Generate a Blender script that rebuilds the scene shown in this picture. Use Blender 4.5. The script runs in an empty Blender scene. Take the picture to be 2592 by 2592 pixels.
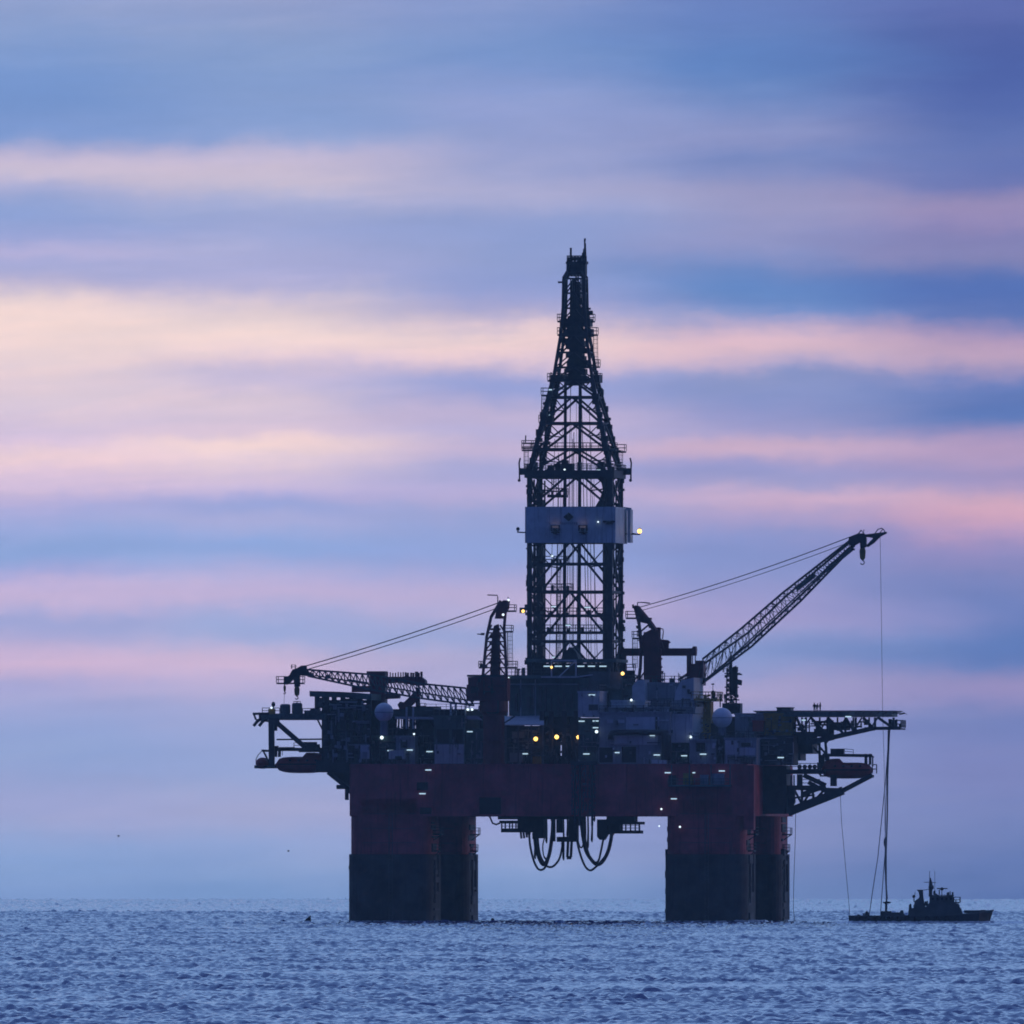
import bpy, math, random
import numpy as np
from mathutils import Vector

random.seed(7)
rng = np.random.default_rng(11)
SC = bpy.context.scene
COL = SC.collection

# ---------------------------------------------------------------- camera
D = 5000.0                     # metres from the camera to the middle of the platform
R_EARTH = 6.371e6
H_EYE = 11.3                   # eye height above the local sea
PXM = 14.0                     # photograph pixels per metre at the platform
CX, CZ = (1296 - 1440) / PXM, H_EYE - D * D / (2 * R_EARTH)
FOVT = 2592 / PXM / D
ZC = (2334 - 1296) / PXM
PITCH = math.atan((ZC - CZ) / D)
cam_d = bpy.data.cameras.new('camera')
cam_d.sensor_width = 36
cam_d.lens = 36 / FOVT
cam_d.clip_start = 5
cam_d.clip_end = 60000
cam = bpy.data.objects.new('camera', cam_d)
cam.location = (CX, -D, CZ)
cam.rotation_euler = (math.pi / 2 + PITCH, 0, 0)
COL.objects.link(cam)
SC.camera = cam
SC.view_settings.view_transform = 'Standard'
SC.view_settings.look = 'None'
SC.view_settings.exposure = 0
SC.view_settings.gamma = 1
SC.render.resolution_x = SC.render.resolution_y = 1024
SC.cycles.max_bounces = 6
SC.cycles.use_denoising = True
SC.cycles.pixel_filter_type = 'BLACKMAN_HARRIS'
SC.cycles.filter_width = 1.8
SC.render.film_transparent = False


def lin(c):
    c = c / 255.0
    return c / 12.92 if c <= 0.04045 else ((c + 0.055) / 1.055) ** 2.4


def rgb(r, g, b):
    return (lin(r), lin(g), lin(b), 1)


# ---------------------------------------------------------------- node helper
class NT:
    def __init__(s, tree):
        s.t = tree

    def n(s, typ, ins=None, **kw):
        nd = s.t.nodes.new(typ)
        for k, v in kw.items():
            setattr(nd, k, v)
        for k, v in (ins or {}).items():
            if isinstance(v, bpy.types.NodeSocket):
                s.t.links.new(v, nd.inputs[k])
            else:
                nd.inputs[k].default_value = v
        return nd

    def m(s, op, a, b=None, c=None, clamp=False):
        ins = {0: a}
        if b is not None:
            ins[1] = b
        if c is not None:
            ins[2] = c
        return s.n('ShaderNodeMath', ins, operation=op, use_clamp=clamp).outputs[0]

    def mr(s, v, a, b, c=0.0, d=1.0, kind='SMOOTHSTEP'):
        return s.n('ShaderNodeMapRange', {0: v, 1: a, 2: b, 3: c, 4: d}, interpolation_type=kind).outputs[0]

    def ramp(s, fac, stops, interp='LINEAR'):
        nd = s.n('ShaderNodeValToRGB', {0: fac})
        cr = nd.color_ramp
        cr.interpolation = interp
        while len(cr.elements) > 1:
            cr.elements.remove(cr.elements[-1])
        cr.elements[0].position = stops[0][0]
        cr.elements[0].color = stops[0][1]
        for p, c in stops[1:]:
            cr.elements.new(p).color = c
        return nd.outputs[0]

    def mix(s, fac, a, b):
        nd = s.n('ShaderNodeMix', data_type='RGBA')
        for i, v in ((0, fac), (6, a), (7, b)):
            if isinstance(v, bpy.types.NodeSocket):
                s.t.links.new(v, nd.inputs[i])
            else:
                nd.inputs[i].default_value = v
        return nd.outputs[2]


# ---------------------------------------------------------------- sky: long flat cloud streaks at dusk
SKY = [
    (0.04, [(0, 150, 165, 208), (75, 136, 158, 205), (186, 122, 152, 206), (298, 124, 152, 206), (354, 140, 160, 210), (397, 190, 182, 212),
            (435, 202, 190, 212), (478, 178, 178, 214), (540, 144, 163, 213), (596, 158, 166, 214), (627, 176, 174, 216), (671, 166, 170, 214),
            (708, 190, 182, 212), (745, 228, 208, 212), (820, 240, 216, 214), (944, 226, 206, 214), (1031, 220, 202, 218), (1105, 212, 194, 220),
            (1155, 236, 208, 216), (1192, 222, 198, 218), (1242, 206, 188, 218), (1292, 172, 172, 218), (1403, 140, 165, 216), (1453, 160, 166, 216),
            (1503, 196, 180, 216), (1560, 158, 166, 214), (1670, 203, 181, 213), (1739, 172, 170, 214), (1900, 144, 164, 212), (2049, 158, 166, 210),
            (2150, 138, 164, 212), (2267, 124, 154, 204)]),
    (0.25, [(0, 150, 162, 204), (120, 136, 158, 204), (250, 134, 158, 206), (340, 146, 164, 210), (380, 182, 178, 210), (450, 198, 188, 210),
            (490, 176, 178, 212), (550, 158, 168, 212), (640, 168, 172, 214), (720, 178, 176, 214), (770, 216, 200, 212), (850, 240, 216, 214),
            (900, 226, 204, 216), (940, 196, 186, 216), (1000, 218, 200, 216), (1080, 214, 196, 216), (1115, 240, 214, 214), (1150, 228, 206, 216),
            (1240, 196, 184, 220), (1280, 158, 168, 218), (1330, 170, 174, 218), (1400, 144, 168, 220), (1510, 190, 178, 216), (1560, 160, 170, 216),
            (1610, 158, 170, 216), (1670, 200, 182, 214), (1730, 186, 176, 214), (1790, 164, 170, 214), (1950, 150, 166, 212), (2040, 162, 168, 208),
            (2130, 146, 166, 212), (2270, 120, 152, 202)]),
    (0.5, [(0, 136, 154, 204), (130, 120, 148, 202), (250, 142, 158, 208), (330, 146, 158, 206), (420, 160, 166, 208), (480, 170, 172, 210),
           (560, 146, 160, 208), (680, 146, 160, 208), (760, 150, 160, 210), (810, 184, 176, 208), (860, 228, 204, 208), (900, 222, 198, 210),
           (940, 172, 170, 212), (970, 150, 160, 212), (1040, 190, 178, 212), (1100, 184, 176, 214), (1140, 196, 180, 212), (1200, 170, 170, 214),
           (1260, 184, 174, 214), (1300, 160, 166, 212), (1390, 146, 164, 216), (1450, 160, 166, 214), (1540, 184, 174, 212), (1610, 150, 164, 212),
           (1660, 168, 168, 208), (1750, 160, 164, 210), (1900, 150, 160, 208), (2080, 150, 160, 208), (2200, 134, 158, 206), (2280, 112, 144, 196)]),
    (0.733, [(0, 106, 130, 190), (150, 98, 132, 192), (230, 114, 138, 194), (330, 136, 146, 196), (400, 122, 138, 192), (480, 152, 152, 194),
             (560, 150, 152, 196), (640, 136, 146, 196), (700, 110, 138, 196), (780, 104, 136, 196), (810, 140, 150, 200), (850, 206, 180, 202),
             (890, 214, 184, 200), (930, 176, 166, 202), (950, 140, 150, 198), (1030, 144, 150, 200), (1090, 166, 158, 200), (1130, 206, 176, 200),
             (1180, 160, 156, 202), (1230, 160, 156, 200), (1270, 200, 172, 200), (1310, 180, 162, 200), (1370, 142, 150, 202), (1450, 138, 150, 204),
             (1560, 160, 156, 204), (1650, 134, 152, 204), (1720, 150, 156, 204), (1770, 170, 162, 202), (1830, 136, 148, 198), (2000, 128, 142, 192),
             (2150, 126, 140, 190), (2260, 104, 130, 182)]),
    (0.984, [(0, 94, 108, 172), (120, 80, 98, 164), (250, 84, 104, 170), (370, 96, 114, 176), (460, 112, 120, 178), (500, 146, 136, 180),
             (540, 150, 138, 182), (590, 134, 130, 180), (660, 128, 130, 180), (710, 94, 116, 180), (780, 90, 114, 180), (815, 112, 124, 182),
             (860, 168, 148, 186), (910, 182, 158, 188), (960, 120, 130, 186), (1010, 94, 118, 180), (1060, 110, 126, 184), (1110, 162, 146, 188),
             (1170, 174, 152, 190), (1220, 162, 148, 192), (1270, 200, 164, 188), (1320, 206, 164, 188), (1380, 160, 144, 190), (1450, 126, 132, 186),
             (1560, 104, 124, 184), (1680, 100, 122, 182), (1730, 146, 138, 186), (1800, 118, 128, 184), (1950, 122, 130, 184), (2100, 110, 126, 180),
             (2260, 88, 112, 168)]),
]
world = bpy.data.worlds.new('World')
SC.world = world
world.use_nodes = True
wt = NT(world.node_tree)
world.node_tree.nodes.clear()
tc = wt.n('ShaderNodeTexCoord')
sep = wt.n('ShaderNodeSeparateXYZ', {0: tc.outputs['Generated']})
dx, dy, dz = sep.outputs
az = wt.m('ARCTAN2', dx, dy)
el = wt.m('ARCSINE', dz)
s_ = wt.m('ADD', wt.m('DIVIDE', az, FOVT), 0.5)
t_ = wt.m('ADD', wt.m('DIVIDE', wt.m('SUBTRACT', PITCH, el), FOVT), 0.5)
s_pp = wt.m('PINGPONG', s_, 1.0)      # the streaks go on round the horizon


def streak(sx, sy, seed, detail=3.0, rough=0.5):
    v = wt.n('ShaderNodeCombineXYZ', {0: wt.m('MULTIPLY', s_, sx), 1: wt.m('MULTIPLY', t_, sy), 2: seed}).outputs[0]
    nz = wt.n('ShaderNodeTexNoise', {'Vector': v, 'Scale': 1.0, 'Detail': detail, 'Roughness': rough}, noise_dimensions='3D')
    return wt.m('SUBTRACT', nz.outputs[0], 0.5)


warp = wt.m('ADD', wt.m('MULTIPLY', streak(2.2, 9.0, 3.1, 4), 0.040), wt.m('ADD', wt.m('MULTIPLY', streak(11.0, 14.0, 8.7, 5, 0.6), 0.028), wt.m('MULTIPLY', streak(26.0, 70.0, 4.2, 4, 0.6), 0.010)))
tw = wt.m('ADD', t_, warp)
sky_c = None
prev_s = None
for s0, stops in SKY:
    c = wt.ramp(tw, [(y / 2592.0, rgb(r, g, b)) for y, r, g, b in stops], 'CARDINAL')
    if sky_c is None:
        sky_c = c
    else:
        sw = wt.m('ADD', s_pp, wt.m('MULTIPLY', streak(3.0, 16.0, 5.5, 3), 0.25))
        sky_c = wt.mix(wt.mr(sw, prev_s, s0), sky_c, c)
    prev_s = s0
gain = wt.ramp(t_, [(0.0, (1.055, 1.05, 1.045, 1)), (0.3, (1.12, 1.10, 1.07, 1)), (0.5, (1.19, 1.16, 1.13, 1)), (0.6, (1.34, 1.25, 1.18, 1)), (0.7, (1.35, 1.28, 1.21, 1)), (0.9, (1.36, 1.26, 1.20, 1))])
sky_c = wt.n('ShaderNodeVectorMath', {0: sky_c, 1: gain}, operation='MULTIPLY').outputs[0]
mod = wt.m('ADD', 1.0, wt.m('ADD', wt.m('MULTIPLY', streak(5.0, 55.0, 1.3, 6, 0.6), 0.13), wt.m('MULTIPLY', streak(60.0, 160.0, 2.3, 2), 0.035)))
sky_c = wt.n('ShaderNodeVectorMath', {0: sky_c, 3: mod}, operation='SCALE').outputs[0]
# thin wisps drawn out along the wind, a little tilted
tilt = wt.m('ADD', t_, wt.m('MULTIPLY', s_, 0.055))
v1 = wt.n('ShaderNodeCombineXYZ', {0: wt.m('MULTIPLY', s_, 2.6), 1: wt.m('MULTIPLY', tilt, 22.0), 2: 7.7}).outputs[0]
w1 = wt.n('ShaderNodeTexNoise', {'Vector': v1, 'Scale': 1.0, 'Detail': 8.0, 'Roughness': 0.62, 'Distortion': 0.35}).outputs[0]
wm = wt.n('ShaderNodeMapRange', {0: w1, 1: 0.42, 2: 0.68, 3: -0.025, 4: 0.065}, interpolation_type='SMOOTHSTEP').outputs[0]
wv_ = wt.n('ShaderNodeCombineXYZ', {0: wt.m('MULTIPLY_ADD', wm, 1.25, 1.0), 1: wt.m('MULTIPLY_ADD', wm, 0.75, 1.0), 2: wt.m('MULTIPLY_ADD', wm, 0.25, 1.0)}).outputs[0]
sky_c = wt.n('ShaderNodeVectorMath', {0: sky_c, 1: wv_}, operation='MULTIPLY').outputs[0]
# the rest of the dome: bright over the far side, dark dusk blue behind the camera
eln = wt.m('DIVIDE', el, math.pi / 2)
dome_f = wt.ramp(eln, [(0.0, rgb(150, 186, 232)), (0.08, rgb(144, 182, 240)), (0.2, rgb(112, 150, 216)), (0.5, rgb(98, 126, 198)), (1.0, rgb(100, 128, 202))])
dome_b = wt.ramp(eln, [(0.0, rgb(42, 54, 104)), (0.2, rgb(40, 60, 118)), (0.5, rgb(58, 82, 150)), (1.0, rgb(100, 128, 202))])
front = wt.mix(wt.mr(el, 0.030, 0.085), sky_c, dome_f)
col = wt.mix(wt.mr(dy, -0.25, 0.75), dome_b, front)
col = wt.mix(wt.mr(el, -0.006, -0.02), col, rgb(30, 42, 84))
bg = wt.n('ShaderNodeBackground', {0: col, 1: 1.0})
wt.t.links.new(bg.outputs[0], wt.n('ShaderNodeOutputWorld').inputs[0])

# the last glow of the sun, low on the right behind the platform
sun_d = bpy.data.lights.new('sun', 'SUN')
sun_d.energy = 0.2
sun_d.angle = math.radians(12)
sun_d.color = (1.0, 0.66, 0.62)
sun = bpy.data.objects.new('sun', sun_d)
sun.rotation_euler = Vector((math.sin(math.radians(74)), math.cos(math.radians(74)), math.tan(math.radians(5)))).to_track_quat('Z', 'Y').to_euler()
COL.objects.link(sun)

# ---------------------------------------------------------------- materials
MATS = {}


def paint(name, c, rough=0.6, var=0.35, scale=0.5, metal=0.0, streaks=0.0, rust=0.0, spec=0.3):
    m = bpy.data.materials.new(name)
    m.use_nodes = True
    t = NT(m.node_tree)
    b = m.node_tree.nodes['Principled BSDF']
    geo = t.n('ShaderNodeTexCoord').outputs['Object']
    n1 = t.n('ShaderNodeTexNoise', {'Vector': geo, 'Scale': scale, 'Detail': 5.0, 'Roughness': 0.65}).outputs[0]
    f = t.mr(n1, 0.3, 0.72)
    base = t.mix(f, tuple(x * (1 - var) for x in c) + (1,), tuple(min(1, x * (1 + var * 0.5)) for x in c) + (1,))
    if streaks:
        mp = t.n('ShaderNodeMapping', {0: geo, 3: (2.2, 2.2, 0.10)}).outputs[0]
        n2 = t.n('ShaderNodeTexNoise', {'Vector': mp, 'Scale': 1.0, 'Detail': 4.0, 'Roughness': 0.6}).outputs[0]
        base = t.mix(t.mr(n2, 0.52, 0.72, 0, streaks), base, (c[0] * 0.3, c[1] * 0.28, c[2] * 0.28, 1))
    if rust:
        n3 = t.n('ShaderNodeTexNoise', {'Vector': geo, 'Scale': scale * 3, 'Detail': 6.0, 'Roughness': 0.7}).outputs[0]
        base = t.mix(t.mr(n3, 0.58, 0.7, 0, rust), base, (0.16, 0.07, 0.035, 1))
    t.t.links.new(base, b.inputs['Base Color'])
    b.inputs['Roughness'].default_value = rough
    b.inputs['Metallic'].default_value = metal
    b.inputs['Specular IOR Level'].default_value = spec
    MATS[name] = m
    return m


paint('hull_red', (0.50, 0.085, 0.10), 0.65, 0.42, 0.2, streaks=0.75, rust=0.35)
paint('boat_red', (0.44, 0.055, 0.05), 0.45, 0.2, 0.6)
paint('crane_red', (0.17, 0.03, 0.04), 0.55, 0.3, 0.4, rust=0.3)
paint('steel_dark', (0.045, 0.045, 0.05), 0.6, 0.4, 0.7, rust=0.25)
paint('steel_mid', (0.11, 0.115, 0.115), 0.6, 0.4, 0.5, streaks=0.4, rust=0.25)
paint('steel_green', (0.11, 0.17, 0.155), 0.6, 0.4, 0.4, streaks=0.4, rust=0.2)
paint('grey_paint', (0.30, 0.33, 0.36), 0.55, 0.25, 0.35, streaks=0.55, rust=0.15)
paint('pale_paint', (0.54, 0.58, 0.62), 0.55, 0.18, 0.3, streaks=0.45)
paint('white_paint', (0.55, 0.63, 0.64), 0.5, 0.2, 0.3, streaks=0.55, rust=0.12)
paint('radome_white', (0.78, 0.80, 0.82), 0.45, 0.06, 0.4)
paint('yellow_paint', (0.42, 0.28, 0.05), 0.55, 0.35, 0.6, rust=0.4)
paint('band_black', (0.062, 0.062, 0.062), 0.75, 0.55, 0.25, streaks=0.6, rust=0.25)
paint('rubber_black', (0.025, 0.025, 0.028), 0.5, 0.3, 1.0)
paint('glass_dark', (0.012, 0.016, 0.02), 0.12, 0.2, 0.5, spec=0.5)
paint('blue_drum', (0.08, 0.11, 0.13), 0.5, 0.3, 0.8)
paint('tug_hull', (0.05, 0.06, 0.06), 0.55, 0.3, 0.5, rust=0.2)
paint('tug_house', (0.085, 0.10, 0.10), 0.55, 0.3, 0.5, rust=0.2)
paint('cloth_dark', (0.03, 0.035, 0.05), 0.9, 0.2, 3.0)
paint('skin', (0.35, 0.2, 0.15), 0.6, 0.1, 3.0)
paint('rope', (0.05, 0.045, 0.05), 0.8, 0.2, 2.0)
paint('feather', (0.10, 0.09, 0.09), 0.8, 0.2, 3.0)


def glow(name, c, e):
    m = bpy.data.materials.new(name)
    m.use_nodes = True
    b = m.node_tree.nodes['Principled BSDF']
    b.inputs['Base Color'].default_value = (0.8, 0.8, 0.8, 1)
    b.inputs['Emission Color'].default_value = c
    b.inputs['Emission Strength'].default_value = e
    MATS[name] = m


glow('lamp_white', (0.75, 0.92, 1.0, 1), 1.8)
glow('lamp_tube', (0.58, 0.84, 1.0, 1), 0.9)
glow('lamp_amber', (1.0, 0.56, 0.12, 1), 3.2)

def foam_material():
    m = bpy.data.materials.new('foam')
    m.use_nodes = True
    t = NT(m.node_tree)
    b = m.node_tree.nodes['Principled BSDF']
    n = t.n('ShaderNodeTexNoise', {'Vector': t.n('ShaderNodeTexCoord').outputs['Object'], 'Scale': 3.0, 'Detail': 4.0}).outputs[0]
    c = t.mix(t.mr(n, .35, .7), (.62, .68, .75, 1), (.86, .88, .9, 1))
    t.t.links.new(c, b.inputs['Base Color'])
    tr = t.n('ShaderNodeBsdfTranslucent', {0: c})
    b.inputs['Roughness'].default_value = 0.2
    b.inputs['IOR'].default_value = 1.7
    mx = t.n('ShaderNodeMixShader', {0: .15})                # spray and froth let the light of the sky behind through
    t.t.links.new(b.outputs[0], mx.inputs[1]); t.t.links.new(tr.outputs[0], mx.inputs[2])
    t.t.links.new(mx.outputs[0], m.node_tree.nodes['Material Output'].inputs[0])
    MATS['foam'] = m


foam_material()

# ---------------------------------------------------------------- frames and mesh building
TH = math.radians(7.0)         # the platform is turned a little, its right side showing
SN, CS = math.sin(TH), math.cos(TH)


class Frame:
    def __init__(s, th=TH, o=(0, 0, 0)):
        s.th, s.o = th, Vector(o)
        s.sn, s.cs = math.sin(th), math.cos(th)

    def world(s, p):
        return Vector((s.o.x + p[0] * s.cs + p[1] * s.sn, s.o.y - p[0] * s.sn + p[1] * s.cs, s.o.z + p[2]))

    def q(s, px, py, v):
        """A point of this frame at depth v that stands where the photograph shows (px, py)."""
        xp, zp = (px - 1440) / PXM, (2334 - py) / PXM
        u = xp
        for _ in range(3):
            y = s.o.y - u * s.sn + v * s.cs
            k = 1 + y / D
            u = (CX + (xp - CX) * k - s.o.x - v * s.sn) / s.cs
        return Vector((u, v, CZ + (zp - CZ) * k - s.o.z))


RIG = Frame()
q = RIG.q


class Thing:
    def __init__(s, name, label, cat, base, group=None, frame=RIG, kind=None):
        s.base, s.frame = Vector(base), frame
        o = bpy.data.objects.new(name, None)
        o.empty_display_size = 0.5
        o.location = frame.world(base)
        o.rotation_euler = (0, 0, -frame.th)
        o['label'], o['category'] = label, cat
        if group:
            o['group'] = group
        if kind:
            o['kind'] = kind
        COL.objects.link(o)
        s.o = o


class MB:
    def __init__(s):
        s.v, s.f, s.c = [], [], []

    def add(s, vs, fs):
        n = len(s.v)
        s.v += [tuple(v) for v in vs]
        s.f += [tuple(i + n for i in f) for f in fs]
        return s

    def box(s, a, b):
        x0, x1 = sorted((a[0], b[0])); y0, y1 = sorted((a[1], b[1])); z0, z1 = sorted((a[2], b[2]))
        return s.add([(x0, y0, z0), (x1, y0, z0), (x1, y1, z0), (x0, y1, z0), (x0, y0, z1), (x1, y0, z1), (x1, y1, z1), (x0, y1, z1)],
                     [(0, 3, 2, 1), (4, 5, 6, 7), (0, 1, 5, 4), (1, 2, 6, 5), (2, 3, 7, 6), (3, 0, 4, 7)])

    def pbox(s, x0, x1, y0, y1, v0, v1, fr=None):
        qq = (fr or RIG).q
        a, b = qq(x0, y0, v0), qq(x1, y1, v0)
        return s.box(a, (b[0], v1, b[2]))

    def bar(s, a, b, r, n=4, r2=None):
        a, b = Vector(a), Vector(b)
        d = (b - a)
        if d.length < 1e-6:
            return s
        d.normalize()
        up = Vector((0, 0, 1)) if abs(d.z) < 0.9 else Vector((1, 0, 0))
        e1 = d.cross(up).normalized(); e2 = d.cross(e1)
        r2 = r if r2 is None else r2
        vs = []
        k = math.sqrt(2) if n == 4 else 1
        for p, rr in ((a, r), (b, r2)):
            for i in range(n):
                t = 2 * math.pi * (i + 0.5) / n
                vs.append(p + (e1 * math.cos(t) + e2 * math.sin(t)) * rr * k)
        fs = [(i, (i + 1) % n, n + (i + 1) % n, n + i) for i in range(n)]
        fs += [tuple(range(n))[::-1], tuple(range(n, 2 * n))]
        return s.add(vs, fs)

    def tube(s, pts, r, n=6):
        pts = [Vector(p) for p in pts]
        rs = r if isinstance(r, (list, tuple)) else [r] * len(pts)
        vs, fs = [], []
        e1 = None
        for i, p in enumerate(pts):
            d = (pts[min(i + 1, len(pts) - 1)] - pts[max(i - 1, 0)]).normalized()
            if e1 is None:
                up = Vector((0, 1, 0)) if abs(d.y) < 0.9 else Vector((1, 0, 0))
                e1 = d.cross(up).normalized()
            e1 = (e1 - d * e1.dot(d)).normalized()
            e2 = d.cross(e1)
            for k in range(n):
                t = 2 * math.pi * k / n
                vs.append(p + (e1 * math.cos(t) + e2 * math.sin(t)) * rs[i])
        for i in range(len(pts) - 1):
            for k in range(n):
                k2 = (k + 1) % n
                fs.append((i * n + k, i * n + k2, (i + 1) * n + k2, (i + 1) * n + k))
        fs += [tuple(range(n))[::-1], tuple(range((len(pts) - 1) * n, len(pts) * n))]
        return s.add(vs, fs)

    def lathe(s, c, prof, n=16):
        """prof: (radius, height) rings about a vertical axis through c."""
        c = Vector(c)
        vs, fs = [], []
        for r, h in prof:
            for k in range(n):
                t = 2 * math.pi * k / n
                vs.append((c.x + r * math.cos(t), c.y + r * math.sin(t), c.z + h))
        for i in range(len(prof) - 1):
            for k in range(n):
                k2 = (k + 1) % n
                fs.append((i * n + k, i * n + k2, (i + 1) * n + k2, (i + 1) * n + k))
        fs += [tuple(range(n))[::-1], tuple(range((len(prof) - 1) * n, len(prof) * n))]
        return s.add(vs, fs)

    def ball(s, c, r, n=12, sq=1.0):
        m = max(5, n // 2)
        prof = [(max(1e-3, r * math.sin(math.pi * i / m)), -r * sq * math.cos(math.pi * i / m)) for i in range(m + 1)]
        return s.lathe(c, prof, n)

    def prism(s, poly, v0, v1):
        """poly: (u, z) outline, extruded from depth v0 to v1."""
        n = len(poly)
        vs = [(p[0], v0, p[-1]) for p in poly] + [(p[0], v1, p[-1]) for p in poly]
        fs = [tuple(range(n))[::-1], tuple(range(n, 2 * n))] + [(i, (i + 1) % n, n + (i + 1) % n, n + i) for i in range(n)]
        return s.add(vs, fs)

    def pprism(s, pp, v0, v1, fr=None):
        qq = (fr or RIG).q
        return s.prism([qq(x, y, v0) for x, y in pp], v0, v1)

    def rail(s, a, b, h=1.1, r=0.045, step=1.5):
        a, b = Vector(a), Vector(b)
        n = max(1, int((b - a).length / step))
        for i in range(n + 1):
            p = a.lerp(b, i / n)
            s.bar(p, p + Vector((0, 0, h)), r)
        for k in (0.5, 1.0):
            s.bar(a + Vector((0, 0, h * k)), b + Vector((0, 0, h * k)), r)
        return s

    def rails(s, x0, x1, v0, v1, z, h=1.1, r=0.045, sides='fblr'):
        c = [(x0, v0, z), (x1, v0, z), (x1, v1, z), (x0, v1, z)]
        for k, i in (('f', 0), ('r', 1), ('b', 2), ('l', 3)):
            if k in sides:
                s.rail(c[i], c[(i + 1) % 4], h, r)
        return s

    def ladder(s, p0, p1, w=0.5, cage=True):
        p0, p1 = Vector(p0), Vector(p1)
        for d in (-w / 2, w / 2):
            s.bar(p0 + Vector((d, 0, 0)), p1 + Vector((d, 0, 0)), 0.05)
        n = max(2, int((p1 - p0).length / 0.7))
        for i in range(n + 1):
            p = p0.lerp(p1, i / n)
            s.bar(p - Vector((w / 2, 0, 0)), p + Vector((w / 2, 0, 0)), 0.03)
            if cage and i % 2 == 0:
                ring = [p + Vector((0.42 * math.cos(t), -0.42 + 0.42 * math.sin(t), 0)) for t in [math.pi * 2 * k / 8 for k in range(9)]]
                s.tube(ring, 0.03, 4)
        if cage:
            for t in (0.9, 1.6, 2.2):
                o = Vector((0.42 * math.cos(-t), -0.42 + 0.42 * math.sin(-t), 0))
                s.bar(p0 + o, p1 + o, 0.03)
        return s

    def cut(s):
        s.c.append((len(s.v), len(s.f)))
        return s

    def islands(s, name, mat, parent, smooth=False):
        """One part per connected piece."""
        par = list(range(len(s.v)))

        def find(i):
            while par[i] != i:
                par[i] = par[par[i]]; i = par[i]
            return i
        for f in s.f:
            for i in f[1:]:
                par[find(i)] = find(f[0])
        g = {}
        for f in s.f:
            g.setdefault(find(f[0]), []).append(f)
        out = None
        for fs in g.values():
            ids = sorted({i for f in fs for i in f}); mp = {v: k for k, v in enumerate(ids)}
            m = MB(); m.v = [s.v[i] for i in ids]; m.f = [tuple(mp[i] for i in f) for f in fs]
            o = m.obj(name, mat, parent, smooth=smooth); out = out or o
        return out

    def obj(s, name, mat, parent, label=None, smooth=False):
        if s.c:
            cs = [(0, 0)] + s.c + [(len(s.v), len(s.f))]
            out = None
            for (v0, f0), (v1, f1) in zip(cs, cs[1:]):
                if v1 > v0:
                    m = MB(); m.v = s.v[v0:v1]; m.f = [tuple(i - v0 for i in f) for f in s.f[f0:f1]]
                    o = m.obj(name, mat, parent, label, smooth); out = out or o
            return out
        th = parent if isinstance(parent, Thing) else parent.thing
        me = bpy.data.meshes.new(name)
        b = th.base
        me.from_pydata([(v[0] - b[0], v[1] - b[1], v[2] - b[2]) for v in s.v], [], s.f)
        me.materials.append(MATS[mat])
        if smooth:
            me.polygons.foreach_set('use_smooth', [True] * len(me.polygons))
        o = bpy.data.objects.new(name, me)
        COL.objects.link(o)
        o.parent = parent.o
        if label:
            o['label'] = label
        return Part(o, th)


class Part:
    def __init__(s, o, thing):
        s.o, s.thing = o, thing


def lamp(parent, px, py, v, kind='tube', w=15, fr=None, tilt=0.0):
    """A lamp fixed to its thing: a lit tube, a white bulkhead lamp or an amber floodlight, in a small housing."""
    qq = (fr or RIG).q
    c = qq(px, py, v)
    hw = w / PXM / 2
    if kind == 'tube':
        h = MB().box(c + Vector((-hw - .05, -.02, .16)), c + Vector((hw + .05, .28, .26))).obj('lamp', 'steel_mid', parent)
        MB().bar(c + Vector((-hw, .1, tilt)), c + Vector((hw, .1, -tilt)), 0.10, 6).obj('light_tube', 'lamp_tube', h)
    else:
        r = w / PXM / 2
        h = MB().lathe(c + Vector((0, .25, 0)), [(r * .5, r * .6), (r * .7, r * 1.0), (r * .3, r * 1.35)], 8).obj('lamp', 'steel_mid', parent)
        MB().ball(c, r, 10).obj('light_bulb', 'lamp_white' if kind == 'white' else 'lamp_amber', h, smooth=True)
    return h
# ---------------------------------------------------------------- the sea: one sheet, curved with the earth
def water_material(name, slope):
    m = bpy.data.materials.new(name)
    m.use_nodes = True
    t = NT(m.node_tree)
    b = m.node_tree.nodes['Principled BSDF']
    pos = t.n('ShaderNodeTexCoord').outputs['Object']
    b.inputs['Base Color'].default_value = (0.036, 0.072, 0.215, 1)
    b.inputs['Roughness'].default_value = 0.06
    b.inputs['IOR'].default_value = 1.333
    mp = t.n('ShaderNodeMapping', {0: pos, 3: (1.0, 0.30, 1.0) if slope < 1 else (0.6, 0.07, 1.0)}).outputs[0]
    # ripples finer than the mesh: the slope itself is taken from noise, so it holds at any distance
    n1 = t.n('ShaderNodeTexNoise', {'Vector': mp, 'Scale': 1.6, 'Detail': 4.0, 'Roughness': 0.6}).outputs['Color']
    sl = t.n('ShaderNodeVectorMath', {0: n1, 1: (0.5, 0.5, 0.5)}, operation='SUBTRACT').outputs[0]
    sl = t.n('ShaderNodeVectorMath', {0: sl, 1: (slope, slope, 0)}, operation='MULTIPLY').outputs[0]
    gn = t.n('ShaderNodeNewGeometry').outputs['Normal']
    nn = t.n('ShaderNodeVectorMath', {0: t.n('ShaderNodeVectorMath', {0: gn, 1: sl}, operation='ADD').outputs[0]}, operation='NORMALIZE').outputs[0]
    t.t.links.new(nn, b.inputs['Normal'])
    MATS[name] = m


water_material('sea_water', 0.35)
water_material('sea_water_far', 2.6)


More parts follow.
